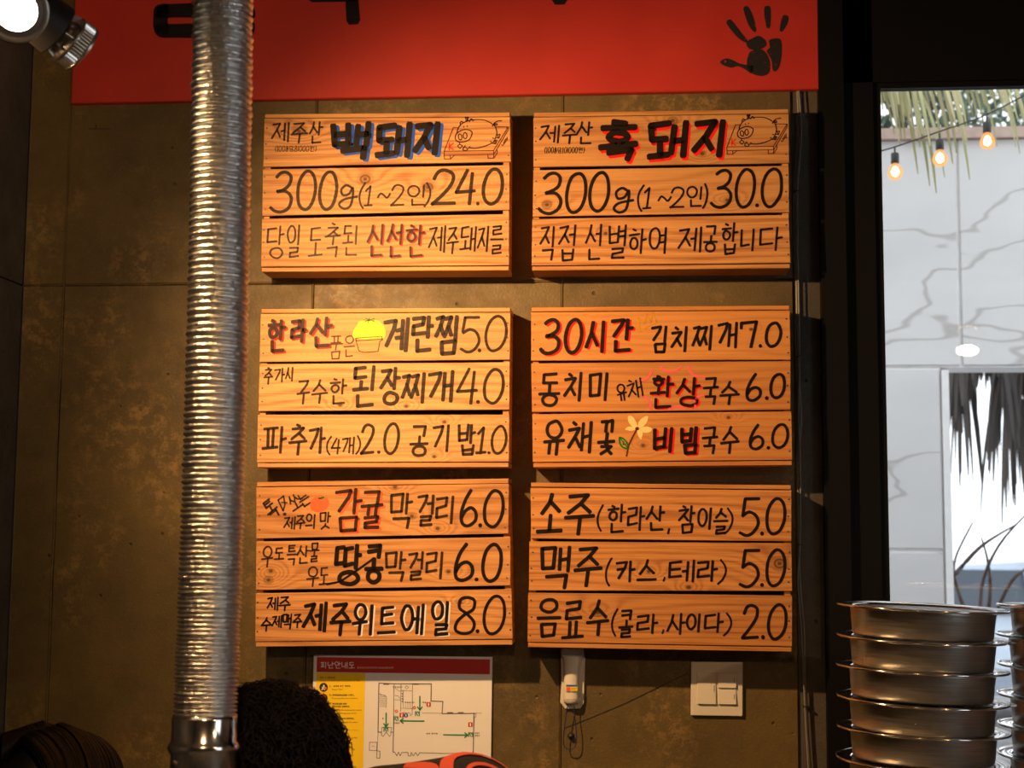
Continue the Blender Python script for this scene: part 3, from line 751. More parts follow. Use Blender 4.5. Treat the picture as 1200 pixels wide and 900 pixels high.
crate('e', (295, 555, 315/1200), [[(20, 62), (1148, 45), (1146, 268), (20, 290)], [(20, 304), (1155, 283), (1155, 500), (18, 520)], [(18, 535), (1160, 516), (1165, 738), (15, 750)]], L,
      'wooden crate menu sign with an orange tangerine drawing and the 8.0 price', (.64, .335, .135), (.32, .120, .035), {0: [(715, 190, 17), (830, 245, 15), (640, 60, 16)], 1: [(878, 438, 15), (85, 435, 16), (75, 475, 20)], 2: [(930, 575, 13)]}, 91)

# ---- bottom right
L = {}
L[0] = [('소주', [(52, 80, 175, 267), (168, 83, 310, 274)], 18, 'black'), ('(', [(313, 133, 348, 257)], 9, 'black'), ('한라산', [(358, 133, 446, 267), (446, 138, 530, 252), (530, 138, 618, 257)], 11, 'black'), (',', [(622, 238, 642, 268)], 9, 'black'),
        ('참이슬', [(670, 138, 752, 267), (756, 148, 828, 250), (826, 148, 897, 272)], 11, 'black'), (')', [(872, 150, 920, 272)], 9, 'black'), ('5.0', [(943, 103, 1037, 274), (1034, 254, 1051, 273), (1058, 103, 1150, 274)], 14, 'black')]
L[1] = [('맥주', [(63, 313, 212, 510), (210, 316, 342, 500)], 17, 'black'), ('(', [(350, 366, 386, 497)], 9, 'black'), ('카스', [(396, 378, 488, 480), (490, 376, 584, 480)], 12, 'black'), (',', [(603, 453, 622, 477)], 8, 'black'),
        ('테라', [(628, 376, 750, 482), (752, 376, 852, 477)], 12, 'black'), (')', [(842, 376, 892, 492)], 9, 'black'), ('5.0', [(943, 330, 1037, 500), (1034, 480, 1051, 498), (1058, 328, 1150, 502)], 14, 'black')]
L[2] = [('음료수', [(48, 546, 162, 724), (160, 556, 264, 732), (268, 553, 377, 720)], 15, 'black'), ('(', [(376, 593, 412, 720)], 9, 'black'), ('콜라', [(410, 596, 480, 724), (486, 613, 588, 707)], 11, 'black'), (',', [(598, 683, 616, 707)], 8, 'black'),
        ('사이다', [(623, 610, 708, 710), (706, 613, 780, 702), (783, 610, 876, 704)], 11, 'black'), (')', [(868, 608, 914, 717)], 9, 'black'), ('2.0', [(950, 573, 1034, 732), (1038, 709, 1055, 729), (1063, 570, 1154, 734)], 14, 'black')]
crate('f', (615, 555, 320/1200), [[(25, 62), (1172, 74), (1172, 298), (28, 285)], [(20, 298), (1172, 306), (1175, 516), (18, 514)], [(15, 524), (1175, 536), (1175, 760), (12, 740)]], L,
      'wooden crate menu sign with plain black letters and the 2.0 price', (.61, .29, .095), (.31, .108, .028), {1: [(545, 430, 14), (1120, 395, 34), (720, 500, 13)], 2: [(320, 610, 22)]}, 111)

# ------------------------------------------------------------------ printed text helper (built-in font)


def font_text(mb, txt, x0, y0, x1, h, fn):
    """txt set between x0 and x1 on baseline y0, letter height h, all in frame pixels"""
    if any(ord(c) >= 0xAC00 for c in txt):                       # Korean goes through the pen strokes
        wt = [.45 if c in ' .,()"' else 1.0 if ord(c) >= 0xAC00 else .7 for c in txt]; k = (x1-x0)/sum(wt); x = x0
        for c, w_ in zip(txt, wt):
            if c in ASC or ord(c) >= 0xAC00: write(mb, c, (x+k*w_*.05, y0-h*(.25 if c == '.' else 1.05), x+k*w_*.95, y0+h*.05), h*.19, fn, slant=0)
            x += k*w_
        return
    cu = bpy.data.curves.new('type', 'FONT'); cu.body = txt; cu.size = 1; cu.resolution_u = 2
    o = bpy.data.objects.new('type', cu); me = o.to_mesh()
    vs = [v.co.copy() for v in me.vertices]; fs = [tuple(p.vertices) for p in me.polygons]
    o.to_mesh_clear(); bpy.data.objects.remove(o); bpy.data.curves.remove(cu)
    if not vs: return
    w = max(v.x for v in vs)-min(v.x for v in vs); a = min(v.x for v in vs); k = (x1-x0)/w
    mb.add([fn(x0+(v.x-a)*k, y0-v.y*h/.72) for v in vs], fs)


# ------------------------------------------------------------------ evacuation notice
PR = {k: flat('print_'+k, c, .45, var=.03) for k, c in dict(white=(.78, .76, .74), red=(.50, .022, .016), yellow=(.88, .60, .015), black=(.02, .02, .02), green=(.01, .22, .09), grey=(.13, .13, .13), blue=(.02, .10, .40), cream=(.9, .82, .76), orange=(.85, .12, .04), darkred=(.40, .03, .02)).items()}
c0 = P(470, 918, 0)
po = thing('evacuation_notice', c0, 'white evacuation diagram notice with red header and yellow column under the signs', 'notice')
YP = -.006
MB().slab([P(367.5, 767.5, YP), P(577, 770, YP), P(575, 919, YP), P(364, 917, YP)], -.0025, .0006).build('sheet', PR['white'], po)


def fp(x, y, e=.0004):
    """frame of the 340,750 crop, four times enlarged"""
    return P(340+x/4, 750+y/4, YP-e)


def prt(name, col, build, e=.0004):
    mb = MB(); build(mb, lambda x, y: fp(x, y, e)); return mb.build(name, PR[col], po)


prt('header', 'red', lambda m, f: m.poly([f(126, 80), f(937, 91), f(936, 161), f(124, 150)]))
prt('yellow_column', 'yellow', lambda m, f: m.poly([f(124, 152), f(352, 155), f(340, 668), f(104, 664)]))


def hdr(m, f):
    for ch, bx in zip('피난안내도', [(142, 102, 172, 134), (174, 101, 206, 135), (207, 101, 239, 135), (240, 102, 272, 135), (273, 102, 303, 134)]): write(m, ch, bx, 4.2, f, slant=0)
    font_text(m, 'EVACUATION DIAGRAM', 316, 134, 484, 9, f)


prt('title_text', 'cream', hdr, .0008)


for args in (('화재 시 대피요령', 140, 181, 210, 8), ('HOW TO EVACUATE IN CASE OF FIRE', 140, 194, 328, 7), ('소화기 사용요령', 134, 448, 200, 8), ('HOW TO USE A FIRE EXTINGUISHER', 133, 462, 315, 7)):
    prt('heading_text', 'darkred', lambda m, f: font_text(m, *args, f), .0008)


def bodytxt(m, f):
    for t, x0, y, x1, h in (('1. "불이야"하고 외친다.', 184, 220, 286, 8), ('Shout "fire"', 196, 235, 248, 6.5), ('2. 화재경보비상벨을 누른다.', 184, 262, 302, 8), ('Press the fire alarm button.', 196, 276, 318, 6.5),
                            ('3. 피난통로를 따라', 183, 303, 266, 8), ('낮은자세로 이동한다.', 194, 316, 282, 8), ('Go along the evacuation route', 195, 331, 334, 6.5), ('while lowering your body.', 195, 346, 312, 6.5),
                            ('4. 계단을 이용하여 대피한다.', 181, 372, 302, 8), ('Evacuate through the stairs.', 193, 388, 320, 6.5),
                            ('1. 안전핀을 뽑는다.', 178, 489, 262, 8), ('Pull the safety pin', 190, 503, 272, 6.5), ('from the handle.', 190, 516, 264, 6.5),
                            ('2. 호스를 불 쪽으로 향한다.', 176, 545, 292, 8), ('Aim the nozzle at', 188, 559, 268, 6.5), ('the base of the fire.', 188, 573, 276, 6.5), ('3. 손잡이를 힘껏 움켜쥔다.', 175, 599, 314, 8)):
        font_text(m, t, x0, y, x1, h, f)
    ribbon(m, [(134, 416), (322, 424)], .8, f)


prt('body_text', 'black', bodytxt, .0008)
for k, (cx, cy) in enumerate([(157, 222), (156, 273), (155, 327), (154, 379), (151, 494), (150, 548)]):
    prt('pictogram', 'black', lambda m, f: disc(m, cx, cy, 20, 21, f, 20), .0008)

    def fig(m, f):
        disc(m, cx+1, cy-8, 4, 4.5, f, 10); ribbon(m, [(cx, cy-2), (cx-4, cy+6), (cx-9, cy+12)], 5, f); ribbon(m, [(cx-2, cy+4), (cx+6, cy+12)], 4, f); ribbon(m, [(cx-9, cy), (cx+1, cy-3), (cx+9, cy+1)], 3.5, f)
    prt('figure', 'white', fig, .0011)

    def spot(m, f):
        if k == 1: disc(m, cx, cy-9, 11, 6, f, 14)
        else: m.poly([f(cx+6, cy+2), f(cx+14, cy-2), f(cx+15, cy+6), f(cx+7, cy+12)])
    prt('red_mark', 'orange', spot, .0013)
    if k in (0, 1, 2, 4): prt('arrow', 'orange', lambda m, f: m.poly([f(cx-5, cy+24), f(cx+5, cy+24), f(cx, cy+31)]), .0011)


def plan(m, f):
    for w, s in ((4.5, [(484, 205), (416, 202), (412, 432), (428, 432)]), (4.5, [(484, 205), (662, 206), (660, 286), (716, 288), (712, 345), (862, 344), (858, 528)]), (3, [(470, 432), (484, 432), (487, 205)]), (4, [(486, 355), (482, 525), (490, 526)]),
                 (3, [(482, 525), (490, 526), (500, 543), (508, 526), (516, 543), (524, 527), (552, 527), (554, 543), (566, 543), (567, 527), (578, 543), (588, 527), (598, 543), (608, 528), (720, 532), (858, 530)]),
                 (2, [(412, 432), (408, 520)]), (2.5, [(372, 479), (407, 480), (406, 518), (371, 517), (372, 479)]), (3, [(407, 520), (421, 521), (420, 554), (406, 553), (407, 520)]), (1.5, [(382, 497), (396, 498)]),
                 (2.5, [(430, 410), (428, 446), (436, 452), (450, 432), (466, 452), (472, 446), (474, 410), (430, 410)]), (2, [(451, 410), (450, 432)]), (2, [(418, 252), (452, 266), (450, 318)]),
                 (2.5, [(520, 208), (518, 335)]), (2.5, [(574, 208), (572, 350)]), (2, [(490, 280), (518, 281)]), (2, [(492, 260), (506, 262), (516, 275)]), (2, [(522, 236), (572, 238)]), (1.6, [(490, 225), (508, 238), (530, 240)]), (1.6, [(520, 320), (572, 322)]), (1.4, [(618, 342), (712, 343)]), (1.4, [(860, 342), (898, 343)]),
                 (2, [(862, 345), (872, 346), (870, 362), (862, 362)]), (2, [(858, 360), (864, 365), (862, 400), (858, 404)]), (2, [(530, 238), (530, 300)]), (2, [(546, 215), (556, 222), (546, 230), (538, 222), (546, 215)]), (2, [(530, 340), (560, 342), (568, 352), (560, 355)])):
        ribbon(m, s, w, f)
    for i in range(8): ribbon(m, [(420, 258+i*7.5), (448, 259+i*7.5)], 1.3, f)
    for i in range(4):
        disc(m, 526, 252+i*12, 3.2, 4, f, 8); ribbon(m, [(530+i*11, 300), (530+i*11, 320)], 1.5, f)
    for x in (450, 590, 750, 800): ribbon(m, [(x-12, 207 if x < 700 else 341), (x+12, 207 if x < 700 else 341)], 6, f)
    for t, x0, y, x1 in (('화장실(여)', 480, 224, 525), ('화장실(남)', 536, 296, 584), ('주방', 620, 296, 638), ('일반 음식점', 637, 442, 692), ('홀', 431, 371, 439), ('주출입구', 488, 393, 515), ('비상구', 866, 440, 888), ('출입구', 866, 452, 890)): font_text(m, t, x0, y, x1, 7, f)


prt('floor_plan', 'grey', plan, .0005)
for a, b in (((608, 264), (608, 328)), ((628, 380), (516, 379)), ((450, 342), (449, 406)), ((719, 444), (832, 446))):
    def arr(m, f):
        A, B = Vector(a), Vector(b); d = (B-A).normalized(); n = Vector((-d.y, d.x))
        ribbon(m, [A, B-d*6], 6, f); ribbon(m, [B-d*14+n*11, B, B-d*14-n*11], 6, f)
    prt('route_arrow', 'green', arr, .0009)
for x, y in ((597, 345), (497, 368), (450, 418), (847, 443)):
    def ex(m, f):
        for s in ([(x-10, y-10), (x-10, y+10)], [(x-4, y-10), (x-4, y+2), (x+2, y+10)], [(x+8, y-10), (x+8, y+10)], [(x+1, y-9), (x+5, y-2)]): ribbon(m, s, 4.4, f)
    prt('exit_symbol', 'green', ex, .0009)
for x, y in ((649, 302), (523, 352), (845, 397)):
    prt('extinguisher_symbol', 'red', lambda m, f: m.poly([f(x-10, y-11), f(x+10, y-11), f(x+10, y+10), f(x-10, y+10)]), .0009)
    prt('symbol_print', 'cream', lambda m, f: ribbon(m, [(x, y-6), (x, y+6)], 6, f), .0012)
prt('blue_symbol', 'blue', lambda m, f: disc(m, 543, 353, 10, 10, f, 16), .0009)
prt('symbol_print', 'cream', lambda m, f: ribbon(m, [(543, 348), (543, 358)], 4, f), .0012)
for x, y in ((498, 334), (582, 317)):
    prt('alarm_symbol', 'orange', lambda m, f: ribbon(m, catmull([(x-6, y), (x, y-6), (x+6, y), (x, y+6)], True, 4), 4, f, True), .0009)

# ------------------------------------------------------------------ remote control in its wall cradle
M_IVORY = flat('ivory_plastic', (.70, .66, .58), .4, var=.05)
M_IVORY2 = flat('aged_ivory_plastic', (.62, .57, .49), .42, var=.05)


def fq(x, y, Y): return P(640+x*80/576, 755+y*125/900, Y)


rc = thing('remote_control', P(670, 830, 0), 'ivory remote control in a wall cradle with a blue loop strap', 'remote control')
mb = MB(); pr = [(122, 45), (318, 45), (322, 110), (330, 115), (318, 500), (285, 545), (160, 545), (118, 490), (128, 340)]
n = len(pr)
mb.add([fq(x, y, -.008) for x, y in pr]+[Vector((fq(x, y, -.008).x, -.0018, fq(x, y, -.008).z)) for x, y in pr], [tuple(range(n))[::-1], tuple(range(n, 2*n))]+[(i, (i+1) % n, (i+1) % n+n, i+n) for i in range(n)])
bevel(mb.build('cradle', M_IVORY2, rc), .0012)
mb = MB(); prof = [(128, 52, 314), (126, 100, 312), (138, 150, 302), (144, 240, 282), (144, 340, 280), (142, 460, 286), (150, 498, 278)]
vs = []; fs = []
for a, y, b in prof:
    for t, yy in ((0, -.008), (.08, -.021), (.25, -.026), (.5, -.0275), (.75, -.026), (.92, -.021), (1, -.008)):
        p = fq(a+(b-a)*t, y, -.02); vs.append(Vector((p.x, yy, p.z)))
for i in range(len(prof)-1):
    for j in range(6): fs.append((i*7+j, i*7+j+1, i*7+8+j, i*7+7+j))
fs += [tuple(range(7))[::-1], tuple(range(7*(len(prof)-1), 7*len(prof)))]
mb.add(vs, fs).build('handset', M_IVORY, rc, True)
mb = MB().slab([fq(132, 40, -.030), fq(312, 40, -.030), fq(308, 104, -.030), fq(132, 104, -.030)], -.008, .002); mb.build('cap', M_IVORY2, rc)
mb = MB().poly([fq(168, 342, -.0281), fq(264, 342, -.0281), fq(264, 358, -.0281), fq(168, 358, -.0281)]); mb.build('sticker_band', PR['blue'], rc)
MB().poly([fq(168, 358, -.0281), fq(264, 358, -.0281), fq(264, 394, -.0281), fq(168, 394, -.0281)]).build('sticker', PR['yellow'], rc)
mb = MB(); mb.poly([fq(170, 362, -.0283), fq(206, 362, -.0283), fq(206, 392, -.0283), fq(170, 392, -.0283)]); mb.build('sticker_print', PR['orange'], rc)
mb = MB(); ribbon(mb, [(214, 372), (258, 372)], 4, lambda x, y: fq(x, y, -.0283)); ribbon(mb, [(214, 382), (250, 382)], 3, lambda x, y: fq(x, y, -.0283)); ribbon(mb, [(168, 402), (262, 402)], 5, lambda x, y: fq(x, y, -.0281)); font_text(mb, 'MADE IN KOREA', 165, 469, 255, 8, lambda x, y: fq(x, y, -.0282)); mb.build('small_print', PR['grey'], rc)
loop = catmull([(180, 520), (165, 620), (150, 740), (145, 820), (160, 868), (200, 884), (238, 868), (255, 800), (252, 700), (240, 600), (238, 520)], False, 5)
MB().tube([fq(x, y, -.022+.004*i/len(loop)) for i, (x, y) in enumerate(loop)], .0011, 6).build('strap', flat('blue_cord', (.012, .016, .07), .6), rc, True)

# ------------------------------------------------------------------ light switch
def fs_(x, y, Y): return P(630+x*320/1200, 740+y*160/600, Y)


sw = thing('light_switch', P(839, 840, 0), 'square ivory wall switch plate with three rocker buttons', 'light switch')
bevel(MB().slab([fs_(675, 134, -.009), fs_(902, 135, -.009), fs_(901, 373, -.009), fs_(673, 369, -.009)], -.0018).build('plate', M_IVORY, sw), .0015)
MB().slab([fs_(698, 180, -.0094), fs_(876, 181, -.0094), fs_(876, 326, -.0094), fs_(698, 324, -.0094)], -.008).build('recess_frame', M_IVORY2, sw)
for x0, y0, x1, y1 in ((702, 184, 784, 320), (793, 184, 873, 249), (793, 254, 873, 321)):
    a, b = fs_(x0, y0, -.0115), fs_(x1, y1, -.0115)
    r = MB().slab([Vector((a.x, -.0108, a.z)), Vector((b.x, -.0108, a.z)), Vector((b.x, -.0142, b.z)), Vector((a.x, -.0142, b.z))], -.009).build('rocker', M_IVORY, sw)
    bevel(r, .0006, 1)
    c = fs_(x1-9, (y0+y1)/2, -.013); hh = .007 if y1-y0 > 100 else .0055
    MB().box((c.x-.0008, -.0134, c.z-hh), (c.x+.0008, -.0118, c.z+hh)).build('marker_line', flat('switch_marker', (.35, .28, .20), .5), r)

# ------------------------------------------------------------------ cables beside the signs
M_CABLE = flat('grey_cable_sheath', (.20, .19, .17), .5)
M_TIE = flat('black_tie', (.01, .01, .01), .5)
path = [(934, 100), (936.5, 150), (936, 180), (932.5, 224), (933, 300), (935, 417), (939, 488), (935.5, 545), (936, 638), (938, 690), (942, 735), (943.5, 790), (946, 845), (950, 905), (952, 960)]
pts = [P(x, y, -.004) for x, y in catmull(path, False, 5)]
cb = tag(MB().tube(pts, .0024, 8).build('cable', M_CABLE, None, True), 'pale grey cable running the full height right of the signs', 'cable', 'cables clipped along the pillar')
path2 = [(935.5, 100), (939, 150), (937, 190), (934.5, 224), (935, 300), (937, 417), (936, 488), (938, 545), (937.5, 638), (935, 680), (939, 735), (941.5, 790), (944, 845), (947.5, 905), (949, 960)]
cb2 = tag(MB().tube([P(x, y, -.0105) for x, y in catmull(path2, False, 5)], .0017, 8).build('cable', M_CABLE, None, True), 'thinner grey cable weaving beside the thicker one, right of the signs', 'cable', 'cables clipped along the pillar')
for x, y in ((933.5, 224), (936, 417), (937, 638), (944.5, 828)):
    p = P(x, y, -.006); mbt = MB().box((p.x-.0055, -.012, p.z-.0016), (p.x+.0055, .006, p.z+.0016)); mbt.build('cable_tie', M_TIE, cb)

# ------------------------------------------------------------------ foil exhaust duct
top_d, bot_d = 1.93, 1.80
A = PD(262, -40, top_d); B = PD(240, 843, bot_d); Cc = PD(254, 420, 1.88)
up_end = A+(A-Cc).normalized()*.75
mid = lambda t: A*(1-t)**2 + (Cc*2-(A+B)*.5)*2*t*(1-t) + B*t*t
du = thing('exhaust_duct', B-Vector((0, 0, .02)), 'crinkled silver foil exhaust duct hanging in front of the wall', 'duct')
cen = [A.lerp(up_end, (8-i)/8) for i in range(8)]+[mid(i/40) for i in range(41)]
# arc length
acc = [0]
for i in range(1, len(cen)): acc.append(acc[-1]+(cen[i]-cen[i-1]).length)
Ltot = acc[-1]


def at_len(s):
    for i in range(1, len(acc)):
        if acc[i] >= s: return cen[i-1].lerp(cen[i], (s-acc[i-1])/(acc[i]-acc[i-1]))
    return cen[-1]


R0 = 35*1.89/FPX; NS = 9; UQ = (0.0, .05, .13, .25, .42, .58, .75, .87, .95); rings = []; s = 0.0; rd_ = random.Random(5)
vs = []; fs = []; seg = 56; k = 0
ring_no = 0
while s < Ltot:
    frac = s/Ltot
    pitch = .0094 if frac < .72 else .0094-.0042*min(1, (frac-.72)/.24)
    jit = rd_.uniform(-.0006, .0006); sq = [rd_.uniform(-.0008, .0008) for _ in range(3)]
    ph = [rd_.uniform(0, 6.28) for _ in range(3)]
    for q in range(NS):
        u = UQ[q]; ss = min(Ltot, s+u*pitch); c = at_len(ss); t = (at_len(min(Ltot, ss+.004))-at_len(max(0, ss-.004))).normalized()
        x = Vector((1, 0, 0)); x = (x-t*x.dot(t)).normalized(); y = t.cross(x)
        prof = (abs(sin(pi*u)))**.45
        for i in range(seg):
            a = 2*pi*i/seg
            r = R0-.0072+.0080*prof+jit+sum(sq[m]*cos((m+2)*a+ph[m]) for m in range(3))*.6+rd_.uniform(-.00028, .00028)
            vs.append(c+(x*cos(a)+y*sin(a))*r)
        k += 1
    s += pitch
for j in range(k-1):
    for i in range(seg): fs.append((j*seg+i, j*seg+(i+1) % seg, (j+1)*seg+(i+1) % seg, (j+1)*seg+i))
MB().add(vs, fs).build('corrugated_hose', M_ALU, du, True)
tb = (B-Cc).normalized()
Mx = aim(B, tb, Vector((0, 1, 0)))
MB().lathe([(.036, -.006), (.0405, -.004), (.0412, .0), (.0412, .026), (.044, .030), (.0455, .034), (.044, .038), (.0408, .042), (.0408, .10), (.043, .11), (.043, .30), (.05, .34), (.085, .42), (.086, .425), (.082, .424), (.04, .30)], Mx, 56).build('collar_pipe', M_CHROME, du, True)
c = B+tb*.05+Vector((-.028, -.034, 0)); MB().lathe([(.0001, 0), (.004, .0005), (.005, .003), (.003, .012)], aim(c, Vector((.6, .75, 0))), 12).build('screw', M_NAIL, du, True)

# ------------------------------------------------------------------ track spotlights
M_LENS = {}
M_SLOT = flat('lit_lamp_slot', (.9, .8, .6), .4, emis=((1, .74, .42), 5))
M_LAMPMET = flat('lamp_aluminium', (.62, .58, .52), .25, 1.0, var=.06)
trk_y = PD(96, 58, 2.22).y
TR_Z = 2.66


def spotlight(pos, direction, label, power, size_deg, blend, emit, track_x=None, col=WARM, radius=.02, group='spotlights on ceiling tracks', sc=1.0):
    M = aim(pos, direction) @ Matrix.Scale(sc, 4); z = M.to_3x3() @ Vector((0, 0, 1))
    root = thing('spotlight', pos, label, 'lamp', group)
    W_ = lambda r, zz: (r, zz)
    MB().lathe([(.0001, -.150), (.030, -.148), (.037, -.140), (.0395, -.12), (.0425, -.048), (.0425, -.046), (.0405, -.047), (.036, -.10), (.0001, -.11)], M, 40).build('housing', M_BLACKM, root, True)
    body = MB().lathe([(.018, -.075), (.0215, -.06), (.030, -.036), (.0355, -.026), (.0395, -.0255), (.0395, -.022)], M, 40).build('lamp_body', M_LAMPMET, root, True)
    for i in range(9):
        a = 2*pi*i/9; d = Vector((cos(a), sin(a), 0)); tq = Vector((-sin(a), cos(a), 0))*.0009
        pr = [(d*.0205, -.062), (d*.0285, -.060), (d*.0385, -.030), (d*.0345, -.0265)]
        v1 = [M @ (p+tq+Vector((0, 0, h))) for p, h in pr]+[M @ (p-tq+Vector((0, 0, h))) for p, h in pr]
        MB().add(v1, [(0, 1, 2, 3), (7, 6, 5, 4)]+[(i_, (i_+1) % 4, (i_+1) % 4+4, i_+4) for i_ in range(4)][::1]).build('fin', M_LAMPMET, body)
    MB().lathe([(.037, -.0262), (.0402, -.026), (.0405, -.0235), (.0392, -.022), (.0392, -.0045), (.0408, -.003), (.0410, .0), (.0385, .0012), (.0345, -.0005), (.0335, -.003)], M, 90, lambda k, i: (.0012 if i % 2 else -.0014) if 2 < k < 5 else 0).build('ribbed_ring', M_LAMPMET, root)
    key = (emit, col)
    if key not in M_LENS:
        M_LENS[key] = flat('lit_lens', (.9, .85, .8), .3, emis=((1, .86, .62), emit))
    MB().lathe([(.0340, -.0025), (.0325, -.0018), (.027, -.001), (.0001, 0.0)], M, 40).build('diffuser_rim', flat('lamp_inner_rim', (.16, .12, .085), .45), root, True)
    MB().lathe([(.0262, -.0008), (.018, .0002), (.0001, .0008)], M, 40).build('lens', M_LENS[key], root, True)
    MB().lathe([(.0225, -.060), (.0245, -.054)], M, 30).build('light_slot', M_SLOT, body, True)
    # stem and adapter up to the track
    b = M @ Vector((0, 0, -.10)); tx = b.x if track_x is None else track_x
    top = Vector((b.x, b.y, TR_Z))
    MB().tube([b+Vector((0, 0, .03)), Vector((b.x, b.y, (b.z+TR_Z)/2)), top], .0085, 12).build('stem', M_BLACKM, root, True)
    MB().box((b.x-.03, b.y-.016, TR_Z-.018), (b.x+.03, b.y+.016, TR_Z-.0005)).build('track_adapter', M_BLACKM, root)
    ld = bpy.data.lights.new('beam', 'SPOT'); ld.energy = power; ld.color = col; ld.spot_size = radians(size_deg); ld.spot_blend = blend; ld.shadow_soft_size = radius
    lo = link('beam', ld, root); lo.matrix_local = aim(z.normalized()*.03, -Vector(direction))
    return root, b


kp = PD(96, 58, 2.235)
target = P(790, 600, 0)
s1, b1 = spotlight(kp, target-kp, 'silver finned spotlight pointing at the menu signs, beside the glowing lamp', LAMP_POWER['key'], 123, 1.0, 30)
fpos = PD(19, 12, 1.84)
s2, b2 = spotlight(fpos, Vector((.52, -1.0, -.36)), 'glowing white spotlight facing the room at the top left corner', LAMP_POWER['front'], 170, .5, 30)

lp = PD(-110, 30, 2.02)  # added lamp out of view, brightens the left wall and banner
s5, b5 = spotlight(lp, P(130, 120, 0)-lp, 'added unseen spotlight outside the left edge, brightening the left part of the wall', LAMP_POWER['side'], 130, 1.0, 30)


def track(a, b, label):
    o = thing('lighting_track', Vector(((a.x+b.x)/2, a.y, TR_Z)), label, 'lighting track')
    d = (b-a).normalized(); n = Vector((-d.y, d.x, 0))*.017
    MB().add([a+n, b+n, b-n, a-n]+[p+Vector((0, 0, .032)) for p in (a+n, b+n, b-n, a-n)], [(0, 1, 2, 3), (7, 6, 5, 4), (0, 4, 5, 1), (1, 5, 6, 2), (2, 6, 7, 3), (3, 7, 4, 0)]).build('rail', M_BLACKM, o)
    for t in (.15, .85):
        p = a.lerp(b, t); MB().tube([p+Vector((0, 0, .03)), Vector((p.x, p.y, CEIL))], .005, 8).build('hanger_rod', M_BLACKM, o, True)


dd = (Vector((b1.x, b1.y, 0))-Vector((b2.x, b2.y, 0)))
d2 = dd.normalized()
a_ = Vector((b2.x, b2.y, TR_Z))-d2*.25; e_ = Vector((b1.x, b1.y, TR_Z))+d2*.25
a_ -= d2*.1
track(a_, e_, 'short black track carrying the two spotlights in view')
track(Vector((b5.x-.12, b5.y, TR_Z)), Vector((b5.x+.07, b5.y, TR_Z)), 'stub of black track for the added lamp outside the left edge')
# lamps further back in the room; first mirrored in the window pane, second added as unseen fill
g = P(1134, 411, .018); v = (g-CAM); v.normalize(); refl = Vector((v.x, -v.y, v.z))
mp = g+refl*((2.36-g.z)/refl.z)
s3, b3 = spotlight(mp, Vector((-.12, .42, -1.0)), 'large spotlight deep in the room whose reflection shows in the window', LAMP_POWER['room'], 120, .8, 60, sc=1.7)
s4, b4 = spotlight(Vector((mp.x-1.5, mp.y-.1, 2.36)), Vector((-.2, .5, -1.0)), 'added fill spotlight deep in the room behind the camera, out of view', LAMP_POWER['room'], 120, .8, 60)
track(Vector((b4.x-.3, b3.y, TR_Z)), Vector((b3.x+.3, b3.y, TR_Z)), 'long black track at the back of the room')

# ------------------------------------------------------------------ stacked steel brazier bowls
RIM = .150
bd = MB().lathe([(.106, .0), (.1205, .0), (.1225, .004), (.1265, .050), (.1275, .0535), (.1255, .0535), (.1245, .050), (.1185, .006), (.106, .003)], None, 72)
rmm = MB().lathe([(.1255, .0535), (.1285, .0515), (.138, .0528), (.1470, .0535), (.1500, .0545), (.1508, .0562), (.1498, .0580), (.1478, .0584), (.1462, .0572), (.138, .0562), (.1290, .0548), (.1255, .0560), (.1240, .0535)], None, 72)
gp = MB(); nG = 23; ext = .118; cs = 2*ext/nG
for i in range(nG):
    for j in range(nG):
        if i % 2 and j % 2: continue
        x0, y0 = -ext+i*cs, -ext+j*cs
        if max(abs(x0), abs(x0+cs))**2+max(abs(y0), abs(y0+cs))**2 > ext**2: continue
        gp.add([(x0, y0, 0), (x0+cs, y0, 0), (x0+cs, y0+cs, 0), (x0, y0+cs, 0)], [(0, 1, 2, 3)])
gp.lathe([(.104, .0), (.1215, .001), (.1215, -.001)], None, 60)
lip = MB().add([(x, y, z) for z in (.0545, .0565) for x, y in ((.146, -.022), (.158, -.018), (.1615, 0), (.158, .018), (.146, .022))], [(4, 3, 2, 1, 0), (5, 6, 7, 8, 9)]+[(i, (i+1) % 5, (i+1) % 5+5, i+5) for i in range(5)])


def me_of(mb, name, mat, sm=True):
    me = bpy.data.meshes.new(name); me.from_pydata([tuple(v) for v in mb.v], [], mb.f); me.materials.append(mat); me.update()
    for p in me.polygons: p.use_smooth = sm
    return me


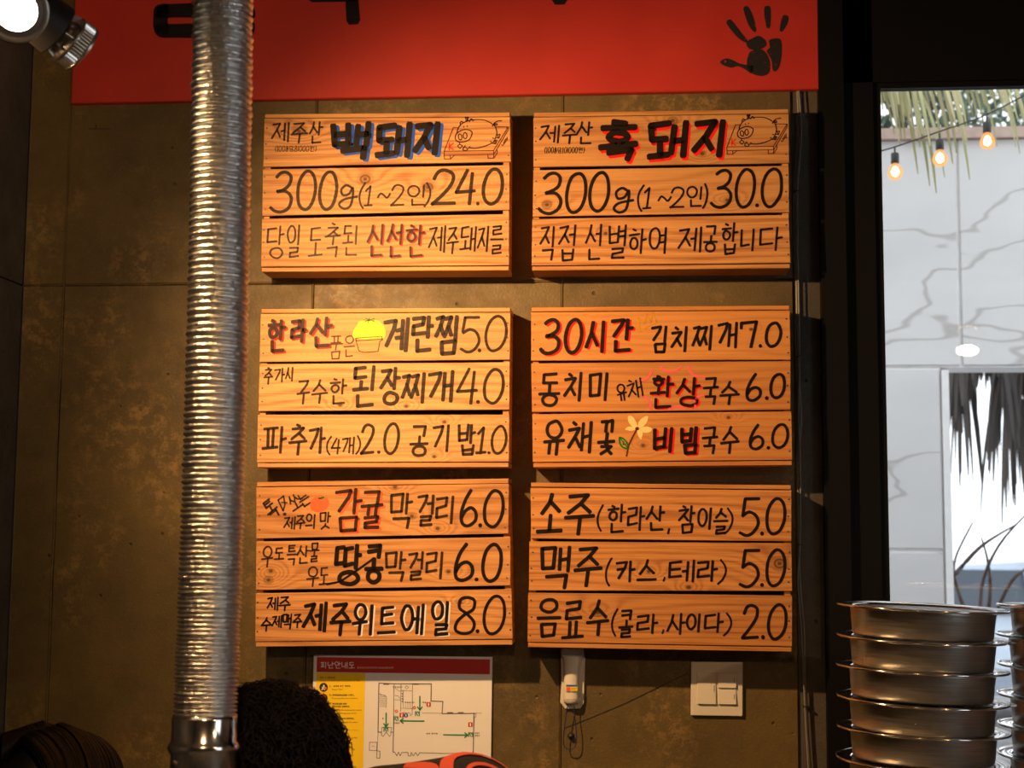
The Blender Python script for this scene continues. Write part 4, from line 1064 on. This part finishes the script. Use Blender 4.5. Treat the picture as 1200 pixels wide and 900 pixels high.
ME_B, ME_R, ME_G, ME_L = me_of(bd, 'bowl_body', M_STEEL), me_of(rmm, 'bowl_rim', M_CHROME), me_of(gp, 'perforated_plate', M_STEEL, False), me_of(lip, 'rim_lip', M_CHROME, False)
ORD = ['topmost', 'second from the top', 'third from the top', 'fourth from the top', 'fifth from the top', 'sixth from the top', 'seventh from the top']
PITCHB = .0538
stack_base = []
for nm, cx, cy, dist, tilt, grp in (('stack left of the window edge', 1082, 711, 2.56, 1.6, 'steel bowls in the full stack'), ('stack cut by the right edge', 1269, 711, 2.60, 1.2, 'steel bowls in the stack at the right edge')):
    topc = PD(cx, cy, dist)
    rr = random.Random(cx)
    ax = (Matrix.Rotation(radians(tilt), 3, 'Y') @ Vector((0, 0, 1)))
    for k in range(7):
        o = ax*(-.0535-k*PITCHB)+topc+Vector((rr.uniform(-.0022, .0022), rr.uniform(-.002, .002), 0))
        b = thing('brazier_bowl', o, ('perforated wide-rimmed steel bowl, ' if k == 0 else 'wide-rimmed steel bowl, ')+ORD[k]+' of the '+nm, 'bowl', grp)
        b.rotation_euler = (radians(rr.uniform(-.2, .2)), radians(tilt+rr.uniform(-.25, .25)), rr.uniform(-.5, .5)+(0 if k % 2 else .25))
        b.scale = (1, 1, .935)
        link('body', ME_B, b); link('rim', ME_R, b); link('rim_lip', ME_L, b); link('perforated_plate', ME_G, b, (0, 0, .0515))
    stack_base.append(topc+ax*(-.0535-6*PITCHB))
zt_ = min(p.z for p in stack_base)-.006
cn = thing('counter', Vector((stack_base[0].x+.15, stack_base[0].y, 0)), 'dark wooden side counter under the stacks of steel bowls', 'counter')
WD = wood('counter_wood', 300, (.20, .11, .05), (.08, .04, .02))
xx0, xx1, yy = stack_base[0].x-.18, stack_base[1].x+.22, stack_base[0].y
bevel(MB().box((xx0, yy-.25, zt_-.035), (xx1, yy+.22, zt_)).build('worktop', WD, cn), .003)
MB().box((xx0+.02, yy-.22, .08), (xx1-.02, yy+.2, zt_-.035)).build('carcass', WD, cn)
MB().box((xx0+.05, yy-.19, 0), (xx1-.05, yy+.18, .08)).build('plinth', M_BLACKM, cn)
for i in range(2):
    w = (xx1-xx0-.05)/2; x_ = xx0+.025+i*w
    dr = MB().box((x_+.004, yy-.238, .09), (x_+w-.004, yy-.22, zt_-.045)).build('door', WD, cn)
    MB().tube([(x_+(w-.05 if i == 0 else .05), yy-.252, .55), (x_+(w-.05 if i == 0 else .05), yy-.252, .70)], .005, 8).build('handle', M_CHROME, dr, True)

# ------------------------------------------------------------------ people at the table
M_SKIN = flat('skin', (.52, .30, .20), .5, var=.08)
M_HAIR = flat('dark_brown_hair', (.007, .0045, .004), .6, var=.4, scale=80, spec=.15)
M_HAIR2 = flat('black_hair', (.0045, .0035, .0035), .5, var=.4, scale=80, spec=.2)
M_SHIRT = flat('black_cotton', (.012, .012, .014), .85, bump=.2, scale=160)
M_SHIRT2 = flat('charcoal_wool', (.03, .028, .028), .9, bump=.2, scale=160)
M_TROUS = flat('dark_denim', (.02, .025, .04), .9, bump=.2, scale=200)
M_EYE = flat('eye_white', (.7, .68, .65), .2)
M_PRINT = flat('orange_shirt_print', (.80, .10, .05), .7, var=.05)
M_LIP = flat('lip', (.40, .14, .11), .5)


def ball(mb, c, r, n=14, sc=(1, 1, 1)):
    M = Matrix.Translation(c) @ Matrix.Diagonal((*sc, 1))
    prof = [(max(.0004, r*sin(pi*i/n)), -r*cos(pi*i/n)) for i in range(n+1)]
    mb.lathe(prof, M, 18)
    k = len(mb.v); mb.f += [tuple(range(k-18, k)), tuple(range(k-(n+1)*18, k-n*18))[::-1]]


def remesh(o, vox, it=8):
    m_ = o.modifiers.new('join', 'REMESH'); m_.mode = 'VOXEL'; m_.voxel_size = vox; m_.use_smooth_shade = True
    s_ = o.modifiers.new('smooth', 'SMOOTH'); s_.iterations = it; s_.factor = .5
    return o


def chain(mb, pts, rs, n=10):
    pts = [Vector(p) for p in pts]
    q = []; r = []
    for i in range(len(pts)-1):
        for k in range(4):
            t = k/4; q.append(pts[i].lerp(pts[i+1], t)); r.append(rs[i]*(1-t)+rs[i+1]*t)
    q.append(pts[-1]); r.append(rs[-1]); mb.tube(q, r, 14)
    for p, rr in zip(pts, rs): ball(mb, p, rr, 10)


def person(root_loc, J, fwd, label, hair_mat, shirt_mat, hair_fn, vox=.008):
    """J: joints in world space; fwd: where the face looks"""
    root = thing('person', root_loc, label, 'person')
    H = J['head']; f = fwd.normalized(); sd = f.cross(Vector((0, 0, 1))).normalized(); upv = sd.cross(f)
    R = J.get('hr', .088); mb = MB()
    ball(mb, H, R, 16, (.92, .92, 1.12)); ball(mb, H+f*.025-upv*.035, R*.78, 14)
    chain(mb, [H+f*.086-upv*.005, H+f*.104-upv*.030], [.008, .013])                      # nose
    for s in (-1, 1):
        ball(mb, H+sd*s*.082-f*.005-upv*.012, .020, 8, (.6, .6, 1.3))                      # ears
        ball(mb, H+f*.078+sd*s*.032+upv*.016, .012, 8)                                     # brow
    chain(mb, [H-upv*.06, J['neck']], [.052, .058]); chain(mb, [J['neck']]+J['spine'], [.062]+J['sr'])
    for s in ('l', 'r'):
        a = J['arm_'+s]; chain(mb, [J['neck'].lerp(a[0], .3)]+a, [.05, .052, .040, .030])
        hnd = a[-1]; dr = (a[-1]-a[-2]).normalized(); hs = dr.cross(Vector((0, 0, 1))).normalized(); hn = hs.cross(dr)
        pm = hnd+dr*.045; chain(mb, [hnd, pm-hs*.015, pm+hs*.015], [.026, .024, .024])
        for k, ln in enumerate((.068, .078, .073, .056)):                                   # fingers
            b = hnd+dr*.072+hs*(k-1.5)*.0215; chain(mb, [b, b+dr*ln*.5-hn*.010, b+dr*ln*.85-hn*.034], [.0092, .0085, .007])
        chain(mb, [hnd+dr*.020-hs*.022, hnd+dr*.045-hs*.048, hnd+dr*.075-hs*.052-hn*.012], [.012, .0105, .0085])
        chain(mb, J['leg_'+s], [.085, .062, .042, .045, .032])
    body = remesh(mb.build('body', M_SKIN, root), vox)
    sm = MB(); chain(sm, [J['neck']+(J['spine'][0]-J['neck'])*.15]+J['spine'], [.070]+[r+.012 for r in J['sr']])
    for s in ('l', 'r'):
        a = J['arm_'+s]; chain(sm, [J['neck'].lerp(a[0], .3), a[0], a[1].lerp(a[2], .8)], [.064, .068, .044])
    shirt = remesh(sm.build('shirt', shirt_mat, root), .010)
    tm = MB()
    for s in ('l', 'r'):
        lg = J['leg_'+s]; chain(tm, [J['spine'][-1]]+lg[:3], [.14, .098, .074, .060])
    remesh(tm.build('trousers', M_TROUS, root), .012)
    for s in ('l', 'r'):
        lg = J['leg_'+s]; fm = MB(); d = (lg[4]-lg[3]); chain(fm, [lg[3]-Vector((0, 0, .0)), lg[3].lerp(lg[4], .5), lg[4]], [.052, .05, .042]); remesh(fm.build('shoe', M_BLACKM, root), .01)
    for s in (-1, 1): 
        e = MB(); ball(e, H+f*.0815+sd*s*.031-upv*.002, .0105, 8); e.build('eye', M_EYE, root, True)
    e = MB(); chain(e, [H+f*.088-sd*.022-upv*.062, H+f*.094-upv*.062, H+f*.088+sd*.022-upv*.062], [.004, .006, .004]); e.build('mouth', M_LIP, root, True)
    hm = MB(); hair_fn(hm, H, f, sd, upv, R); hm.build('hair', hair_mat, root, True)
    return root, shirt


def straight_hair(mb, H, f, sd, upv, R):
    rn = random.Random(4); nb_ = 190; ball(mb, H+upv*.008-f*.012, R+.006, 14, (.98, .98, 1.08))
    for k in range(320):
        a = -1.5+3.0*k/319; o = -f*cos(a)*(R+.012)+sd*sin(a)*(R+.010); top_ = H+upv*(R*.9)+o*.55
        mb.tube([top_, H+o+upv*.03, H+o*1.04-upv*.06, H+o*1.0-upv*.16, H+o*1.02-upv*.26], [.001, .0022, .0022, .002, .0008], 4)
    for side in (-1, 1):
        for layer in range(3):
            for k in range(nb_):
                t = k/(nb_-1); st = H+upv*(R*1.18+.006-layer*.004)*cos((t-.35)*1.5)+f*(.085-.20*t)*.9+sd*side*.003
                pts = [st]; rad = R+.018-layer*.004+rn.uniform(-.002, .002)
                base = (f*(.075-.17*t))
                for j in range(1, 9):
                    a = j/8*1.55; p = H+base*cos(a*.35)*(.9+.25*sin(a))+sd*side*rad*sin(a)+upv*(rad*1.12*cos(a)*(1-.35*abs(t-.45)))
                    pts.append(p)
                last = pts[-1]
                if t > .22:
                    for j in range(1, 6): pts.append(last-Vector((0, 0, .055*j))+sd*side*(.01*sin(j*.9)-.004*j)-f*(.004*j))
                mb.tube(pts, [.001]+[.0016]*(len(pts)-2)+[.0006], 4)


def tousled_hair(mb, H, f, sd, upv, R):
    rn = random.Random(9); ball(mb, H+upv*.012-f*.012, R+.008, 14, (.98, .98, 1.08))
    for k in range(3600):
        u = rn.uniform(-.25, 1); ph = rn.uniform(0, 2*pi); s = sqrt(max(0, 1-u*u))
        n = (upv*u+f*s*cos(ph)+sd*s*sin(ph))
        if n.dot(f) > .55 and n.dot(upv) < .45: continue
        p0 = H+upv*.012-f*.012+Vector((n.x*(R+.004), n.y*(R+.004), n.z*(R+.012)))
        t1 = n.cross(Vector((rn.uniform(-1, 1), rn.uniform(-1, 1), rn.uniform(-.3, .3)))).normalized(); ln = rn.uniform(.03, .065)
        pts = [p0+t1*ln*q+n*(.012*sin(q*pi)+.004*rn.random()+.020*q*rn.random()) for q in (0, .25, .5, .75, 1)]
        mb.tube(pts, [.0013, .0015, .0014, .0011, .0004], 4)


def stool(p, h, label):
    o = thing('stool', Vector((p.x, p.y, 0)), label, 'stool', 'round stools at the table')
    MB().lathe([(.0001, h-.04), (.15, h-.04), (.165, h-.03), (.165, h-.012), (.15, h), (.0001, h+.002)], Matrix.Translation((p.x, p.y, 0)), 36).build('seat', M_BLACKM, o, True)
    for k in range(4):
        a = pi/4+k*pi/2; MB().tube([(p.x+.10*cos(a), p.y+.10*sin(a), h-.04), (p.x+.17*cos(a), p.y+.17*sin(a), 0)], .010, 10).build('leg', M_CHROME, o, True)
    MB().lathe([(.138, .18), (.144, .186), (.138, .192), (.132, .186), (.138, .18)], Matrix.Translation((p.x, p.y, 0)), 36).build('foot_ring', M_CHROME, o, True)


# the hunched one whose back carries orange print
H = PD(310, 914, 2.05); N = PD(432, 952, 2.06); T1 = PD(545, 961, 2.09); T2 = PD(640, 1062, 2.12)
pel = Vector((T2.x+.06, T2.y+.02, .58)); fx = Vector((-1, .15, -.35)); hx = Vector((-1, .12, 0)).normalized(); sy = Vector((.12, 1, 0)).normalized()
J = dict(head=H, neck=N, hr=.086, spine=[T1, T2, T2.lerp(pel, .55), pel], sr=[.085, .115, .125, .130])
for s, g in (('l', -1), ('r', 1)):
    sh = N.lerp(T1, .45)+sy*g*.165-Vector((0, 0, .035)); el = sh+hx*.10+sy*g*.05-Vector((0, 0, .25)); wr = el+hx*.20-sy*g*.06-Vector((0, 0, .06))
    J['arm_'+s] = [sh, el, wr]
    hp = pel+sy*g*.09+hx*.04; kn = hp+hx*.40+sy*g*.04+Vector((0, 0, -.02)); an = Vector((kn.x, kn.y, .09))+hx*-.03
    J['leg_'+s] = [hp, kn, an, Vector((an.x, an.y, .055)), Vector((an.x, an.y, .045))+hx*.16]
pB, shirtB = person(Vector((pel.x, pel.y, 0)), J, fx, 'person with tousled dark hair hunched in a black top with orange print', M_HAIR, M_SHIRT, tousled_hair)
stool(pel, pel.z-.145, 'round black stool under the hunched person')
# print on the back, laid onto the shirt surface
bpy.context.view_layer.update(); dg = bpy.context.evaluated_depsgraph_get(); se = shirtB.evaluated_get(dg); sme = se.to_mesh()
bv = BVHTree.FromPolygons([shirtB.matrix_world @ v.co for v in sme.vertices], [tuple(p.vertices) for p in sme.polygons]); se.to_mesh_clear()


def on_shirt(u, v):
    """u along the back (metres from the neck), v across; laid on from above"""
    d = (T1-N); d.z = 0; d.normalize(); w = Vector((-d.y, d.x, 0)); o = N+d*u+w*v+Vector((0, 0, .5))
    h = bv.ray_cast(o, Vector((0, 0, -1)))
    return (h[0]+h[1]*.0022) if h[0] is not None else Vector((o.x, o.y, N.z))


def dense(p, n=10):
    o = []
    for a, b in zip(p[:-1], p[1:]): o += [Vector(a).lerp(Vector(b), k/n) for k in range(n)]
    return o+[Vector(p[-1])]


for strokes in ([[(.10, -.105), (.055, -.10), (.045, -.07), (.075, -.055), (.085, -.03), (.05, -.012)], [(.03, -.06), (.0, -.05)]], [[(.10, -.10), (.112, -.02), (.15, .0), (.21, -.01), (.232, -.05), (.225, -.10)]], [[(.135, -.10), (.14, -.045), (.195, -.045), (.198, -.10)]], [[(.262, -.07), (.295, -.06)], [(.278, -.09), (.28, -.05)]]):
    mb = MB()
    for st in strokes:
        pp = catmull(st, False, 10) if len(st) > 2 else dense(st)
        L_ = []; R_ = []; wd = .020 if len(st) > 4 else .007
        for i, p in enumerate(pp):
            t = (pp[min(i+1, len(pp)-1)]-pp[max(i-1, 0)]).normalized(); nn = Vector((-t.y, t.x))*wd*.5
            L_.append(on_shirt(*(p+nn))); R_.append(on_shirt(*(p-nn)))
        k = len(L_); mb.add(L_+R_, [(i, k+i, k+i+1, i+1) for i in range(k-1)])
    o = mb.build('shirt_print', M_PRINT, None); o.parent = shirtB; o.location = -wloc(shirtB)

# the upright one at the left edge
H = PD(52, 928, 2.28); pel = Vector((H.x-.03, H.y-.04, .58)); N = H+Vector((-.012, -.014, -.155))
fx = Vector((.30, .94, -.12)); hx = Vector((.30, .95, 0)).normalized(); sy = Vector((-.95, .30, 0)).normalized()
J = dict(head=H, neck=N, hr=.080, spine=[N+Vector((-.01, -.01, -.13)), N.lerp(pel, .6), pel], sr=[.105, .115, .130])
for s, g in (('l', 1), ('r', -1)):
    sh = N+sy*g*.15-Vector((0, 0, .06)); el = sh+hx*.07+sy*g*.05-Vector((0, 0, .26)); wr = el+hx*.20-sy*g*.07-Vector((0, 0, .08))
    J['arm_'+s] = [sh, el, wr]
    hp = pel+sy*g*.09+hx*.04; kn = hp+hx*.40+sy*g*.03+Vector((0, 0, -.02)); an = Vector((kn.x, kn.y, .09))-hx*.03
    J['leg_'+s] = [hp, kn, an, Vector((an.x, an.y, .055)), Vector((an.x, an.y, .045))+hx*.16]
person(Vector((pel.x, pel.y, 0)), J, fx, 'person with straight parted black hair seated at the lower left corner', M_HAIR2, M_SHIRT2, straight_hair)
stool(pel, pel.z-.145, 'round black stool under the person with straight hair')

# ------------------------------------------------------------------ outdoors
M_MARB = NT('veined_stone'); v = M_MARB.obj()
wv = M_MARB.noise(M_MARB.mapping(v, (.8, 1, 1.6)), 1.3, 5, .6)
rot = M_MARB.n('ShaderNodeMapping', Vector=v, Rotation=(0, radians(-34), 0), Scale=(.75, 1, 1.9)).outputs[0]
vn = M_MARB.noise(rot, 1.5, 3, .42)
ve = M_MARB.math('ABSOLUTE', M_MARB.math('SUBTRACT', vn, .5))
vm = M_MARB.ramp(ve, [(.0, (1, 1, 1)), (.004, (.7, .7, .7)), (.008, (0, 0, 0))])
M_MARB.l(M_MARB.mix(M_MARB.math('MULTIPLY', vm, .5), M_MARB.ramp(wv, [(.3, (.60, .585, .57)), (.7, (.72, .70, .68))]), (.24, .20, .17)), M_MARB.b.inputs['Base Color'])
M_MARB.b.inputs['Roughness'].default_value = .5; M_MARB = M_MARB.m
M_TRIM = flat('pale_joint_mortar', (.82, .80, .78), .6); M_RUST = flat('rusty_coping', (.46, .33, .27), .7, var=.3)
M_GRD = concrete('asphalt', (.22, .22, .22), pits=False)
YW = 2.6
tag(MB().box((-6, .14, -.16), (14, 40, -.1)).build('ground_outside', M_GRD), 'grey asphalt ground outside the window', kind='structure')
ow = tag(link('wall_outside', None), 'pale veined stone wall with joints seen through the window', kind='structure')
xo = P(1113, 500, YW).x; xo2 = xo+1.3; zo = P(1120, 430, YW).z; ztp = P(1120, 164, YW).z; xj = P(1124, 300, YW).x; zl = P(1080, 645, YW).z
cols = [xj-3.3, xj-2.2, xj-1.1, xj, xj+1.1, xj+2.2, xj+3.3]; gp_ = .007
for a, b in zip(cols[:-1], cols[1:]):
    MB().slab([Vector((a+gp_, YW, ztp)), Vector((b-gp_, YW, ztp)), Vector((b-gp_, YW, zo+gp_)), Vector((a+gp_, YW, zo+gp_))], YW+.06, .003).build('stone_panel', M_MARB, ow)
xs = P(1104, 500, YW).x
for a, b in ((cols[0], cols[1]), (cols[1], cols[2]), (cols[2], xs), (xo2+.05, cols[5]), (cols[5], cols[6])):
    for z0, z1 in ((-.1, zl-1.1), (zl-1.1, zl), (zl, zo)):
        MB().slab([Vector((a+gp_, YW, z1-gp_)), Vector((b-gp_, YW, z1-gp_)), Vector((b-gp_, YW, z0+gp_)), Vector((a+gp_, YW, z0+gp_))], YW+.06, .003).build('stone_panel', M_MARB, ow)
MB().box((cols[0], YW+.012, zo-.001), (cols[-1], YW+.2, ztp)).build('mortar_bed', M_TRIM, ow)
MB().box((cols[0], YW+.012, -.1), (xs, YW+.2, zo-.002)).build('mortar_bed', M_TRIM, ow)
MB().box((xo2+.05, YW+.012, -.1), (cols[-1], YW+.2, zo-.002)).build('mortar_bed', M_TRIM, ow)
MB().box((xs+.002, YW-.004, -.1), (xo, YW+.2, zo-.012)).build('jamb', M_TRIM, ow)
MB().box((xo2, YW-.004, -.1), (xo2+.048, YW+.2, zo-.012)).build('jamb', M_TRIM, ow)
MB().box((cols[0], YW-.03, ztp+.001), (cols[-1], YW+.23, ztp+.045)).build('coping', M_RUST, ow)

# string of bulbs
YS = 1.5
sl = thing('string_lights', P(1101, 120, YS), 'string of three glowing warm bulbs outside the window', 'string lights')
wire = [(1000, 186), (1049, 172), (1101, 154), (1157, 134), (1230, 96), (1300, 60)]
MB().tube([P(x, y, YS) for x, y in catmull(wire, False, 6)], .0025, 6).build('wire', M_TIE, sl, True)
M_BULB = NT('lit_bulb_glass'); _e = M_BULB.n('ShaderNodeEmission', Color=(1, .42, .10, 1), Strength=1.6); _t = M_BULB.n('ShaderNodeBsdfTransparent'); _m = M_BULB.n('ShaderNodeMixShader', i0=.55)
M_BULB.l(_t.outputs[0], _m.inputs[1]); M_BULB.l(_e.outputs[0], _m.inputs[2]); M_BULB.l(_m.outputs[0], M_BULB.out.inputs[0]); M_BULB = M_BULB.m
M_FIL = flat('glowing_filament', (1, .8, .5), .3, emis=((1, .72, .36), 30))
for x, y in ((1049, 197), (1101.5, 181), (1157, 161)):
    c = P(x, y, YS); pp = P(x, y-18, YS); so = MB().lathe([(.006, .052), (.012, .05), (.0135, .046), (.0135, .018), (.011, .014), (.0001, .014)], Matrix.Translation(c), 16).build('socket', M_BLACKM, sl, True)
    MB().tube([c+Vector((0, 0, .05)), Vector((c.x, c.y, P(x, y-25, YS).z))], .003, 6).build('drop_wire', M_TIE, so)
    MB().lathe([(.0105, .016), (.014, .008), (.023, -.006), (.0255, -.016), (.022, -.029), (.012, -.038), (.0002, -.041)], Matrix.Translation(c), 18).build('bulb', M_BULB, so, True)
    MB().lathe([(.0002, .006), (.008, .0), (.0125, -.012), (.0105, -.022), (.0002, -.029)], Matrix.Translation(c), 14).build('filament', M_FIL, so, True)


def leafmat(name, a, b):
    N_ = NT(name); oi = N_.noise(N_.obj(), 3.0, 2); N_.l(N_.ramp(oi, [(.35, a), (.65, b)]), N_.b.inputs['Base Color']); N_.b.inputs['Roughness'].default_value = .6
    return N_.m


M_FROND = leafmat('dry_green_frond', (.30, .30, .12), (.46, .40, .22)); M_DEAD = leafmat('dead_frond', (.035, .03, .028), (.075, .06, .05)); M_LEAF = leafmat('tree_leaf', (.03, .06, .025), (.07, .11, .05)); M_BARK = flat('bark', (.09, .06, .045), .9, bump=.5, var=.3)


def strip(mb, p, dirv, ln, w, droop, rn):
    d = dirv.normalized(); pts = [p]; n = 7
    for k in range(n):
        d = (d+Vector((0, 0, -droop))).normalized(); pts.append(pts[-1]+d*ln/n)
    sd = d.cross(Vector((rn.uniform(-.4, .4), 1, .1))).normalized()
    L_ = [q+sd*w*(.3+.7*sin(pi*min(1, (k+.6)/(n+.6))))*.5 for k, q in enumerate(pts)]; R_ = [q-sd*w*(.3+.7*sin(pi*min(1, (k+.6)/(n+.6))))*.5 for k, q in enumerate(pts)]
    mb.add(L_+R_, [(k, len(pts)+k, len(pts)+k+1, k+1) for k in range(n)])


# palm near the window, its crown behind the frame
rn = random.Random(21)
pc = P(1012, 40, 1.9); pm = thing('palm_tree', Vector((pc.x-.25, 2.0, -.1)), 'palm with thin yellow-green fronds drooping at the window top', 'palm tree')
MB().tube([(pc.x-.25, 2.0, -.1), (pc.x-.27, 2.0, 1.2), (pc.x-.24, 2.0, pc.z+.15)], [.14, .11, .10], 14).build('trunk', M_BARK, pm, True)
crown = Vector((pc.x-.24, 2.0, pc.z+.1))
for tx, ty, yy_ in ((1105, 70, 1.7), (1150, 40, 1.9), (1180, 80, 2.2), (1075, 100, 1.85), (1060, 60, 1.5), (960, 60, 2.3)):
    e = P(tx, ty, yy_); mdp = crown.lerp(e, .5)+Vector((0, 0, .22)); mb = MB()
    arc = [crown*(1-t)**2+mdp*2*t*(1-t)+e*t*t for t in [k/14 for k in range(15)]]
    mb.tube(arc, [.012*(1-k/16) for k in range(15)], 6)
    for k in range(2, 15):
        for s in (-1, 1):
            for q in range(1):
                strip(mb, arc[k], (arc[min(14, k)]-arc[k-1]).normalized()*.8+Vector((0, s*.5, -.35)), rn.uniform(.26, .46), .013, .20, rn)
    mb.build('frond', M_FROND, pm)
# palm skirt seen through the opening
pd_ = thing('palm_tree', Vector((P(1262, 500, 5).x, 5, -.1)), 'palm with a dark shaggy skirt of dead fronds beyond the wall opening', 'palm tree')
pb = pd_.location; MB().tube([pb, pb+Vector((.03, 0, 1.5)), pb+Vector((0, 0, 4.0))], [.20, .17, .16], 14).build('trunk', M_BARK, pd_, True)
for cxp, y0, y1, n, sp in ((1119, 425, 520, 26, 6), (1126, 425, 590, 20, 4), (1137, 425, 480, 20, 6), (1150, 425, 460, 12, 10), (1175, 425, 570, 42, 6), (1181, 440, 620, 40, 6), (1196, 425, 470, 24, 7), (1210, 425, 560, 50, 9), (1160, 415, 452, 60, 56)):
    mb = MB()
    for k in range(n):
        x = cxp+rn.gauss(0, sp*.5); p = P(x, y0-rn.uniform(0, 30), 5+rn.uniform(-.3, .3)); e = P(x+rn.uniform(-4, 4), y0+(y1-y0)*rn.uniform(.2, 1.0), 5)
        strip(mb, p, Vector((rn.uniform(-.45, .45), rn.uniform(-.2, .2), -1)), (p.z-e.z), rn.uniform(.012, .032), .3, rn)
    mb.build('dead_frond_cluster', M_DEAD, pd_)
# trees over the coping


def tree(base, top, rx, rz, n, label, lw=.07):
    o = thing('tree', base, label, 'tree', 'trees behind the stone wall'); r_ = random.Random(int(base.x*100))
    tk = MB().tube([base, base.lerp(top, .5)+Vector((.06, 0, 0)), top], [.14, .10, .03], 10)
    for k in range(9):
        a = r_.uniform(0, 6.28); s0 = base.lerp(top, r_.uniform(.5, .9)); tk.tube([s0, s0+Vector((cos(a)*rx*.4, sin(a)*rx*.4, rz*.3)), s0+Vector((cos(a)*rx*.8, sin(a)*rx*.8, rz*.35))], [.03, .02, .006], 6)
    tk.build('trunk', M_BARK, o, True)
    mb = MB()
    for k in range(n):
        u = Vector((r_.gauss(0, 1), r_.gauss(0, 1), r_.gauss(0, 1))).normalized()*r_.random()**.45
        p = top+Vector((u.x*rx, u.y*rx, u.z*rz)); d = Vector((r_.gauss(0, 1), r_.gauss(0, 1), r_.gauss(0, 1)-.4)).normalized(); s_ = d.orthogonal().normalized()*lw*.4
        mb.add([p, p+d*lw*.6+s_, p+d*lw*1.3, p+d*lw*.6-s_], [(0, 1, 2, 3)])
    lo = mb.build('foliage', M_LEAF, o); lo['kind'] = 'stuff'


for px_, py_, yy_, rx, n, lab in ((1055, 100, 6.0, 1.0, 2600, 'leafy tree behind the stone wall, nearest the window post'), (1250, 120, 9.6, 1.2, 2200, 'leafy tree behind the stone wall, at the right edge of the window'), (1086, 40, 14.5, 1.4, 1200, 'sparse tree far behind the stone wall, between the other two')):
    t_ = P(px_, py_, yy_); tree(Vector((t_.x, yy_, -.1)), t_, rx, .9, n, lab)
# bare shrub crossing the opening
sb = thing('bare_shrub', Vector((P(1150, 700, 3.6).x, 3.6, -.1)), 'leafless shrub with thin twigs in the wall opening', 'shrub')
g0 = sb.location
for tw in ([(1150, 760), (1125, 700), (1118, 660), (1140, 612)], [(1150, 760), (1150, 690), (1170, 640), (1205, 600)], [(1150, 760), (1160, 700), (1158, 660), (1150, 630)], [(1150, 760), (1180, 690), (1200, 668), (1225, 655)], [(1120, 672), (1150, 640), (1190, 615)]):
    pts = [P(x, y, 3.6+rn.uniform(-.1, .1)) for x, y in catmull(tw, False, 4)]
    if tw[0][1] == 760: pts = [g0]+pts
    MB().tube(pts, [.012]+[.009*(1-k/len(pts))+.003 for k in range(1, len(pts))], 6).build('twig', M_BARK, sb, True)
# parked car
M_CAR = flat('pale_blue_car_paint', (.52, .60, .70), .25, .2); M_CGL = flat('dark_car_glass', (.05, .07, .09), .08); M_TYRE = flat('tyre', (.02, .02, .02), .8)
cx_ = P(1185, 700, 11).x; car = thing('car', Vector((cx_, 11, -.1)), 'pale blue car parked on the street beyond the opening', 'car')
sec = [(-2.1, .35, .62), (-2.05, .30, .80), (-1.9, .28, .92), (-1.2, .25, 1.00), (-.55, .25, 1.42), (.3, .25, 1.48), (1.0, .25, 1.42), (1.75, .25, 1.02), (2.0, .28, .95), (2.1, .35, .65)]
mb = MB(); vs = []; fs = []
for x, zb, zt__ in sec:
    for yv, zf in ((-.78, 0), (-.85, .35), (-.82, .6), (-.62 if zt__ > 1.2 else -.75, 1), (.62 if zt__ > 1.2 else .75, 1), (.82, .6), (.85, .35), (.78, 0)):
        vs.append((cx_+x, 11+yv, -.1+zb+(min(zt__, .95)-zb)*zf if zf < 1 else -.1+zt__))
for i in range(len(sec)-1):
    for j in range(8): fs.append((i*8+j, i*8+(j+1) % 8, i*8+8+(j+1) % 8, i*8+8+j))
fs += [tuple(range(8))[::-1], tuple(range(8*(len(sec)-1), 8*len(sec)))]
mb.add(vs, fs).build('body', M_CAR, car)
for a, b in (((-.95, 1.0), (-.05, 1.38)), ((.05, 1.0), (1.25, 1.36))):
    MB().add([(cx_+a[0], 11-.815, -.1+a[1]), (cx_+b[0], 11-.815, -.1+a[1]), (cx_+b[0]-.12 if b[0] > 0.5 else cx_+b[0], 11-.655, -.1+b[1]), (cx_+a[0]+.35 if a[0] < -.5 else cx_+a[0], 11-.655, -.1+b[1])]+[(cx_+a[0], 11-.78, -.1+a[1]), (cx_+b[0], 11-.78, -.1+a[1]), (cx_+b[0]-.12 if b[0] > .5 else cx_+b[0], 11-.62, -.1+b[1]), (cx_+a[0]+.35 if a[0] < -.5 else cx_+a[0], 11-.62, -.1+b[1])],
             [(0, 1, 2, 3), (7, 6, 5, 4), (0, 4, 5, 1), (1, 5, 6, 2), (2, 6, 7, 3), (3, 7, 4, 0)]).build('window', M_CGL, car)
for x in (-1.3, 1.3):
    for y in (-.80, .80):
        w_ = MB().lathe([(.2, -.10), (.30, -.10), (.32, -.07), (.32, .07), (.30, .10), (.2, .10)], Matrix.Translation((cx_+x, 11+y, .22)) @ Matrix.Rotation(pi/2, 4, 'X'), 28).build('wheel', M_TYRE, car, True)
        MB().lathe([(.0001, -.09), (.19, -.085), (.205, -.06), (.205, .06), (.19, .085), (.0001, .09)], Matrix.Translation((cx_+x, 11+y, .22)) @ Matrix.Rotation(pi/2, 4, 'X'), 20).build('hubcap', M_CHROME, w_, True)
